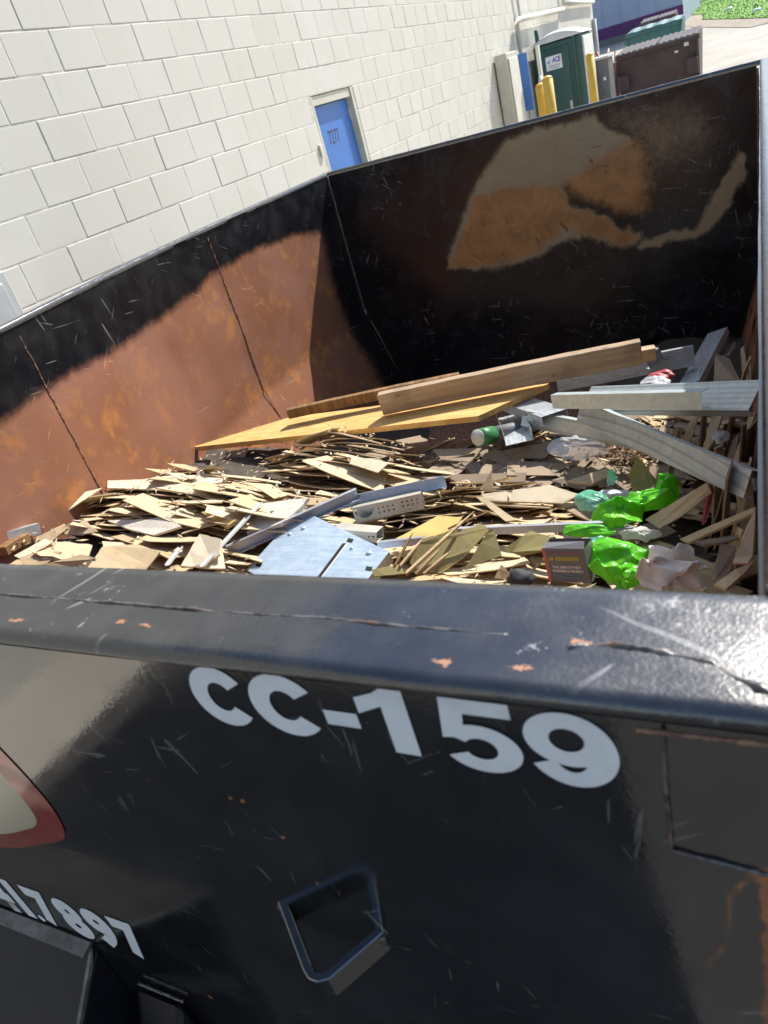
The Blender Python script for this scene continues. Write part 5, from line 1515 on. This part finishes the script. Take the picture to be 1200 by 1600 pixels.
STICKS = [((-0.7841,1.2750,1.0500), (-0.6731,1.5114,1.0800)), ((-0.7645,1.2892,1.0400), (-0.7173,1.3545,1.0700)), ((-0.7441,1.2903,1.0400), (-0.6927,1.3611,1.0600)), ((-0.8275,1.3071,1.0500), (-0.8111,1.4120,1.0800)), ((-0.8123,1.3052,1.0500), (-0.7795,1.4037,1.0700)), ((-0.7412,1.4747,1.0500), (-0.6342,1.5512,1.0600))]
for i, (r_, lab) in enumerate([
    (.0055, 'longest splintered stick leaning over the olive boards'),
    (.005, 'short thick splintered stick beside the longest one'),
    (.0045, 'splintered stick with a broken end right of the others'),
    (.004, 'dark brown stick leaning left of the longest one'),
    (.005, 'pale splintered stick between the dark stick and the longest one'),
    (.003, 'thin brown stick above the olive boards')]):
    A_ = STICKS[i][0]; B2 = STICKS[i][1]
    bm = bmesh.new(); A_, B2 = Vector(A_), Vector(B2); side = Vector((0.4, 0.3, 0.1)).normalized()
    pts = [A_.lerp(B2, k_ / 6) + Vector((nz(k_, i, 0), nz(k_, i, 4), nz(k_, i, 8))) * 0.004 for k_ in range(7)]
    add_tube(bm, pts, [r_, r_ * 1.1, r_, r_ * 1.05, r_ * .9, r_ * .7, r_ * .2], 5)
    lay(bmobj('splintered_stick', bm, 'brownwood' if i in (3, 5) else 'stick'), lab, 'stick', 'splintered sticks')
scrap('jagged tan splinter below the olive boards at the near wall', [(-0.5843,1.3364,1.0000), (-0.5706,1.3647,1.0200), (-0.5433,1.3515,1.0000), (-0.5518,1.3463,0.9900)], 'fibre', 0.006)

# boards of the right heap
scrap('pale board standing upright behind the right heap', [(-0.7551,1.7600,0.9904), (-0.7170,1.8000,1.0405), (-0.7127,1.7700,0.9878)], 'paper', 0.003)
scrap('wide pale board on top of the right heap', [(-0.7218,1.6963,1.0200), (-0.5309,1.7376,1.0200), (-0.4463,1.7033,1.0100), (-0.4852,1.6746,1.0000), (-0.7027,1.6773,1.0100)], 'paper', 0.005)
scrap('tan strip crossing the right heap', [(-0.7351,1.6828,1.0200), (-0.7098,1.6821,1.0200), (-0.6020,1.6082,0.9900), (-0.6292,1.6019,0.9900)], 'fibre', 0.004)
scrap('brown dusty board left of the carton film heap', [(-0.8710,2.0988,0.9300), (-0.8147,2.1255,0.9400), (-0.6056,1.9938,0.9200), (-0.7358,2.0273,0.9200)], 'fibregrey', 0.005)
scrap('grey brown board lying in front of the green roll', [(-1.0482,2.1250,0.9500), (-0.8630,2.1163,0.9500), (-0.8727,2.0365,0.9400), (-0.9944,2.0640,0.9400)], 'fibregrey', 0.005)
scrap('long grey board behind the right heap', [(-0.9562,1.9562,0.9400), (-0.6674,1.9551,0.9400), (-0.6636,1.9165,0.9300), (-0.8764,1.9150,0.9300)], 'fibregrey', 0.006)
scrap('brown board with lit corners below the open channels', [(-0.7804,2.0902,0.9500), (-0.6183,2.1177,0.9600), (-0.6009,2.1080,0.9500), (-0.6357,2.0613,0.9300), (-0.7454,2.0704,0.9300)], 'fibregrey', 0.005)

# standing and leaning boards on the right
scrap('tan board standing upright with a fold behind the lime film', [(-0.3057,1.7000,1.0013), (-0.3162,1.7200,1.0559), (-0.2923,1.7400,1.1028), (-0.2484,1.7200,1.0344), (-0.2683,1.6900,1.0184)], 'olive', 0.005)
scrap('broad tan board leaning right of the lime film', [(-0.2612,1.5700,1.0146), (-0.1184,1.5600,1.1223), (-0.1094,1.5500,1.1009), (-0.1715,1.5300,1.0534), (-0.2247,1.5300,1.0154)], 'fibre', 0.005)
scrap('tan folded board left of the upright one', [(-0.5110,1.8248,0.9800), (-0.4077,1.8746,0.9900), (-0.3776,1.8680,0.9800), (-0.4369,1.8200,0.9700)], 'fibre', 0.006)
scrap('long dark tan board reaching from the cloth to the right wall', [(-0.1774,1.5000,1.0071), (-0.0220,1.5000,1.0938), (-0.0219,1.4800,1.0934), (-0.1568,1.4700,1.0175)], 'fibre', 0.006)
scrap('second long tan board below the one reaching the right wall', [(-0.1462,1.4600,1.0282), (-0.0421,1.4600,1.0502), (-0.0467,1.4400,1.0538), (-0.1210,1.4400,1.0322)], 'fibregrey', 0.006)
scrap('tan board standing by the right wall above the near rim', [(-0.0529,1.1800,1.1771), (-0.0381,1.2400,1.1922), (-0.0158,1.3000,1.2241), (-0.0170,1.2200,1.1749), (-0.0290,1.1800,1.1779)], 'fibre', 0.005)
scrap('grey board standing upright right of the white cloth', [(-0.0900,1.1600,1.1543), (-0.0730,1.2200,1.1911), (-0.0484,1.2200,1.1887), (-0.0522,1.1800,1.1627), (-0.0762,1.1400,1.1602)], 'fibregrey', 0.005)
scrap('tan board sloping out over the near rim at the right', [(-0.0807,1.1000,1.1883), (-0.0439,1.1300,1.2033), (-0.0164,1.1600,1.2000), (-0.0453,1.1000,1.1984), (-0.0591,1.0700,1.2046)], 'fibre', 0.005)
scrap('tan board leaning on the right wall under the stud end', [(-0.0608,1.6200,1.0569), (-0.0502,1.6800,1.1052), (-0.0313,1.6800,1.1009), (-0.0207,1.5800,1.0288), (-0.0462,1.5000,1.0036)], 'fibre', 0.005)
LEANP = [[(-0.2337,1.8000,0.9904), (-0.2188,1.8600,1.0545), (-0.2122,1.9500,1.0698), (-0.2007,1.9500,1.0690), (-0.2212,1.8000,0.9861)],
         [(-0.2293,1.9000,0.9931), (-0.1846,2.0200,1.0586), (-0.1616,2.0400,1.0771), (-0.1883,1.9400,1.0096), (-0.2178,1.8800,0.9917)],
         [(-0.1508,1.9200,1.0184), (-0.1300,2.0000,1.0744), (-0.0966,2.0200,1.0894), (-0.1246,1.9200,1.0367), (-0.1402,1.9000,1.0169)]]
SLATP = [[(-0.0650,2.5000,0.9457), (-0.0752,2.7500,0.9666), (-0.0647,2.7500,0.9774), (-0.0460,2.5000,0.9439)], [(-0.0441,2.5000,0.9437), (-0.0494,2.6500,0.9683), (-0.0433,2.6500,0.9770), (-0.0384,2.5000,0.9432)]]
for i, lab in enumerate(['olive edged board leaning behind the sloping stud', 'tan board leaning between the two studs', 'pale board leaning behind the level stud']):
    scrap(lab, LEANP[i], 'olive' if i == 0 else 'fibre', 0.008)
scrap('tall tan slat leaning against the right wall', [(-0.0797,1.8500,0.9991), (-0.0379,1.9800,1.0774), (-0.0225,1.9800,1.0857), (-0.0609,1.8300,1.0097)], 'fibre', 0.006)
scrap('tall grey slat leaning left of the tan slat', [(-0.0931,1.8800,0.9943), (-0.0756,1.9500,1.0258), (-0.0615,1.9600,1.0392), (-0.0738,1.8600,1.0009)], 'fibregrey', 0.006)
for i, lab in enumerate(['thin slat standing at the far end of the right wall', 'second thin slat at the far end of the right wall']):
    scrap(lab, SLATP[i], 'fibregrey', 0.005)
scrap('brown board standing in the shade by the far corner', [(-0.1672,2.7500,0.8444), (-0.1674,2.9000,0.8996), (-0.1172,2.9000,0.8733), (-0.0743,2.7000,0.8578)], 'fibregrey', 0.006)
ORD = ['first', 'second', 'third', 'fourth', 'fifth', 'sixth', 'seventh', 'eighth', 'ninth', 'tenth', 'eleventh', 'twelfth', 'thirteenth', 'fourteenth', 'fifteenth', 'sixteenth']
r = random.Random(77)
for i in range(16):
    y = 1.42 + 0.055 * i + r.uniform(-.02, .02); x = -0.06 - 0.09 * r.random() - (0.05 if i > 9 else 0)
    zb = Hbase(x, y) - 0.06; L = r.uniform(.20, .34); w = r.uniform(.05, .09); a = r.uniform(-.5, .5)
    lean = Vector((r.uniform(0.05, .35), r.uniform(-.25, .25), 1)).normalized()
    side = Vector((math.sin(a) * .6, math.cos(a), r.uniform(-.1, .1))).normalized()
    p = Vector((x, y, zb)); q = p + lean * L
    q.x = min(q.x, -0.035)
    scrap(('%s %s board standing on edge at the right wall, ' + ORD[i] + ' from the near rim') % ('tall' if L > .27 else 'low', 'dusty brown' if i % 3 else 'tan'), [p, p + side * w, q + side * w * .8 + Vector((0, 0, r.uniform(-.04, .04))), q], 'fibregrey' if i % 3 else 'fibre', 0.005, group='boards standing against the right wall')
scrap('curved red edged strip among the boards by the right wall', [(-0.1218,1.6000,1.0881), (-0.1110,1.6100,1.0958), (-0.1059,1.6000,1.0737), (-0.1196,1.5200,1.0421), (-0.1272,1.5100,1.0400)], 'red', 0.003)

# carton
F0, F1 = Vector((-0.4618,1.3600,1.0733)), Vector((-0.3608,1.3450,1.0843))
bx = (F1 - F0); bw = bx.length; bx.normalize(); bu = Vector((0.0, 0.12, 1)); bu = (bu - bx * bu.dot(bx)).normalized(); bn = bu.cross(bx)
bh, bdp = 0.088, 0.052
def cp(a, b, d=0.0): return F0 + bx * (bw * a) - bu * (bh * b) + bn * d
t = thing('carton', 'small charcoal carton reading the smoothest possible finish', 'carton', tuple(cp(.5, 1, .02)))
bm = bmesh.new()
vv = [bm.verts.new(cp(a, b, d)) for d in (0, bdp) for a, b in ((0, 0), (1, 0), (1, 1), (0, 1))]
for q in ((0, 1, 2, 3), (7, 6, 5, 4), (3, 2, 6, 7), (0, 3, 7, 4), (1, 5, 6, 2)): bm.faces.new([vv[i] for i in q])
bmobj('body', bm, 'boxfront', t)
prism('flap', [cp(0, 0, .001), cp(1, 0, .001), cp(.97, -.12, .018), cp(.05, -.06, .022)], 0.0006, 'boxfront', t, n=bu)
e_ = -0.0005
prism('stripe', [cp(0.0, 0, e_), cp(.085, 0, e_), cp(.075, 1, e_), cp(0.0, 1, e_)], 0.0003, 'boxred', t, n=-bn)
prism('label', [cp(-0.004, .10, .006), cp(-0.004, .10, .044), cp(-0.004, 1, .044), cp(-0.004, 1, .006)], 0.0004, 'white', t, n=-bx)
for k_ in range(12):
    prism('barcode_bar', [cp(-0.012, .25 + .05 * k_, .018), cp(-0.012, .25 + .05 * k_, .036), cp(-0.012, .25 + .05 * k_ + (.03 if k_ % 3 else .018), .036), cp(-0.012, .25 + .05 * k_ + (.03 if k_ % 3 else .018), .018)], 0.0002, 'black', t, n=-bx)
for body, mat, a0, a1, b1, hh in (('BEST QUALITY', 'redp', .20, .84, .155, .055), ('THE SMOOTHEST', 'white', .17, .86, .585, .080), ('POSSIBLE FINISH', 'white', .16, .87, .70, .080), ('FOR ALL TYPES OF PAINTS,', 'cyan', .16, .84, .80, .045), ('STAINS AND WOODS', 'cyan', .28, .76, .87, .040)):
    text_mesh('lettering', body, mat, t, cp(a0, b1, -0.0006), bx, bu, bw * (a1 - a0), bh * hh, 0.03, 0.0003)
prism('emblem', [cp(.10, .30, -.0006), cp(.20, .24, -.0006), cp(.26, .30, -.0006), cp(.20, .36, -.0006), cp(.13, .35, -.0006)], 0.0003, 'yellowp', t, n=-bn)
for k_ in range(8):
    prism('printed_mark', [cp(.29 + .07 * k_, .24, -.0006), cp(.345 + .07 * k_, .235, -.0006), cp(.345 + .07 * k_, .35, -.0006), cp(.29 + .07 * k_, .355, -.0006)], 0.0003, 'yellowp', t, n=-bn)
o = crumple('black_sanding_mesh', (-0.4279,1.4200,1.0407), (0.022, 0.02, 0.016), 'tar', 8, .5, 3); tag(o, 'black crumpled mesh sticking up behind the carton', 'mesh scrap')
o = crumple('black_felt_scrap', (-0.5018,1.3000,1.0279), (0.04, 0.03, 0.03), 'tar', 9, .5, 3); tag(o, 'black felt scrap left of the carton at the near rim', 'felt scrap')

# films and cloth: folded sheets
def tri(x): return abs((x % 2.0) - 1.0) * 2 - 1
def sheet(name, label, cat, c, size, mat, seed, amp=0.8, freq=1.0, n=54, yaw=0.0, pitch=0.55, soft=False):
    """A crumpled sheet: a bunched dome broken into planes by sharp folds, with an uneven open rim."""
    r_ = random.Random(seed * 13 + 5)
    folds = []
    for k_ in range(7):
        a = r_.uniform(0, math.pi)
        folds.append((math.cos(a), math.sin(a), freq * r_.uniform(0.7, 1.3) * (1.0 if k_ < 3 else 2.0), r_.uniform(0, 2), (0.26 if k_ < 3 else 0.11) * amp, r_.uniform(-.8, .8)))
    c = Vector(c); vs, fs = [], []
    R = Matrix.Rotation(yaw, 3, 'Z') @ Matrix.Rotation(pitch, 3, 'X')
    for j in range(n + 1):
        for i in range(n + 1):
            u, v = 2 * i / n - 1, 2 * j / n - 1
            # square to disc
            x, y = u * math.sqrt(1 - v * v / 2), v * math.sqrt(1 - u * u / 2)
            a = math.atan2(y, x); rr = math.hypot(x, y)
            k_ = 1 + 0.28 * noise.noise(Vector((math.cos(a) * 1.5 + seed, math.sin(a) * 1.5, 1))) * rr
            x, y = x * k_, y * k_
            wx, wy = 0.30 * noise.noise(Vector((x * 1.6, y * 1.6, seed))), 0.30 * noise.noise(Vector((x * 1.6, y * 1.6, seed + 9)))
            z = (1 - rr ** 2.4) * 0.9 - 0.1; dx = dy = 0
            for ca, sa, f_, ph, am, sk in folds:
                q = ((x + wx) * ca + (y + wy) * sa) * f_ + ph
                t_ = math.sin(q * math.pi) * (1 - .3 * abs(math.sin(q * 3))) if soft else tri(q)
                z += am * t_; t2 = tri(q + 0.5) * am
                dx += ca * t2 * sk; dy += sa * t2 * sk
            vs.append(c + R @ Vector(((x + dx) * size[0], (y + dy) * size[1], z * size[2])))
    for j in range(n):
        for i in range(n):
            q = j * (n + 1) + i; fs.append((q, q + 1, q + n + 2, q + n + 1))
    o = pyobj(name, vs, fs, mat, None, True)
    try: o.data.set_sharp_from_angle(angle=math.radians(60 if soft else 28))
    except Exception: pass
    recentre(o); return tag(o, label, cat)
def film(label, px, size, mat, seed, name='plastic_film', yaw=0.0, cat='plastic film', **k):
    return sheet(name, label, cat, px, size, mat, seed, yaw=yaw, **k)
film('crumpled lime green film right of the carton', (-0.2982,1.3600,1.0398), (0.070, 0.055, 0.045), 'lime', 2, amp=1.0)
film('lime green film bulging over the near rim beside the cloth', (-0.2412,1.2500,1.0931), (0.045, 0.03, 0.030), 'lime', 5, yaw=.3, amp=1.0)
film('mint green film on top of the crumpled lime film', (-0.3538,1.4200,1.0347), (0.045, 0.03, 0.016), 'teal', 6, amp=.9, pitch=.8)
film('lime green film winding up to the upright tan board', (-0.2616,1.6200,1.0426), (0.068, 0.03, 0.028), 'lime', 11, yaw=.5, amp=1.0)
film('lime green film peak beside the upright tan board', (-0.2200,1.6600,1.0507), (0.028, 0.03, 0.05), 'lime', 14, amp=.8, pitch=.2)
film('lime green film heap behind the grey channel', (-0.3226,1.5600,1.0383), (0.058, 0.04, 0.028), 'lime', 17, yaw=.2, amp=1.0)
film('thin lime green film strip under the grey channel', (-0.3909,1.5000,1.0291), (0.06, 0.02, 0.010), 'lime', 19)
film('mint and white film lying above the lime film', (-0.4092,1.6600,1.0161), (0.05, 0.03, 0.020), 'teal', 23, yaw=-.1, amp=.9)
film('white film fold between the mint film and the tan board', (-0.3542,1.7000,1.0042), (0.055, 0.025, 0.018), 'whitefilm', 25, amp=.8)
film('mint green film corner standing before the tan board', (-0.3611,1.7400,1.0259), (0.016, 0.012, 0.038), 'teal', 27, amp=.9, pitch=.1)
film('dirty white cloth crumpled at the near rim beside the lime film', (-0.1601,1.2000,1.1390), (0.064, 0.045, 0.036), 'cloth', 31, 'cloth', -.2, 'cloth', amp=1.05, freq=2.3, n=100, soft=True)
film('small white cloth end behind the white cloth', (-0.2573,1.4600,1.0482), (0.040, 0.02, 0.014), 'cloth', 33, 'cloth', 0, 'cloth', amp=.7, freq=1.6, soft=True)
o = film('clear plastic bag in the shade under the sloping stud', (-0.4976,1.9800,1.0088), (0.085, 0.05, 0.034), 'film', 41, name='plastic_bag', cat='plastic bag', amp=.8)
film('small blue and white film scrap left of the clear bag', (-0.5627,1.9800,1.0012), (0.03, 0.02, 0.015), 'whitefilm', 43)
film('white film scrap in the shade by the right wall', (-0.1029,1.8500,1.0876), (0.022, 0.02, 0.02), 'whitefilm', 45)
film('pink scrap behind the level stud', (-0.3542,2.7500,0.8886), (0.05, 0.03, 0.015), 'red', 47)
film('white crumpled paper behind the level stud', (-0.3608,2.7000,0.8851), (0.05, 0.03, 0.015), 'whitefilm', 49)
scrap('flat dark mint film triangle on the lime film', [(-0.3536,1.5800,1.0503), (-0.3328,1.6000,1.0713), (-0.3010,1.5600,1.0587), (-0.3360,1.5500,1.0430)], 'greencap', 0.001, 'plastic film', 'plastic_film')
# crushed rubble patch
vs, fs = [], []
r = random.Random(9)
cc = Vector((-0.3465,2.1277,0.9300))
for i in range(900):
    p = cc + Vector((r.gauss(0, .065), r.gauss(0, .055), 0)); p.z = 0.925 + 0.02 * math.exp(-((p - cc).length / .08) ** 2) + r.uniform(-.004, .006)
    s_ = r.uniform(.004, .010); b0 = len(vs)
    d = [Vector((r.gauss(0, 1), r.gauss(0, 1), r.gauss(0, 1))).normalized() * s_ for _ in range(4)]
    vs += [p + q for q in d]; fs += [(b0, b0 + 1, b0 + 2), (b0, b0 + 2, b0 + 3), (b0, b0 + 3, b0 + 1), (b0 + 1, b0 + 3, b0 + 2)]
o = pyobj('crushed_rubble', vs, fs, 'chips'); o['kind'] = 'stuff'; o['label'] = 'crushed brown rubble under the sloping stud'
# crumbs and splinters over the heaps
r = random.Random(21)
for nm, mat, n_, lab in (('crumbs', 'fibre', 800, 'tan crumbs and splinters sprinkled over the heaps'), ('dust_bits', 'fibregrey', 400, 'dusty brown bits sprinkled over the heaps'), ('white_bits', 'tile', 150, 'white plaster bits sprinkled over the heaps')):
    vs, fs = [], []
    for _ in range(n_):
        x, y = r.uniform(-2.1, -0.06), r.uniform(1.1, 2.4)
        p = Vector((x, y, zat(x, y) + r.uniform(-0.003, 0.006)))
        a = r.uniform(0, 6.28); L = r.uniform(.004, .022) * (2.2 if r.random() < .12 else 1); w = r.uniform(.0015, .006)
        d1 = Vector((math.cos(a), math.sin(a), r.uniform(-.3, .3))) * L; d2 = Vector((-math.sin(a), math.cos(a), r.uniform(-.3, .3))) * w; d3 = Vector((0, 0, r.uniform(.001, .003)))
        b0 = len(vs); vs += [p - d1, p + d2, p + d1 * r.uniform(.6, 1), p - d2, p + d3]
        fs += [(b0, b0 + 1, b0 + 4), (b0 + 1, b0 + 2, b0 + 4), (b0 + 2, b0 + 3, b0 + 4), (b0 + 3, b0, b0 + 4), (b0 + 3, b0 + 2, b0 + 1, b0)]
    o = pyobj(nm, vs, fs, mat); o['kind'] = 'stuff'; o['label'] = lab
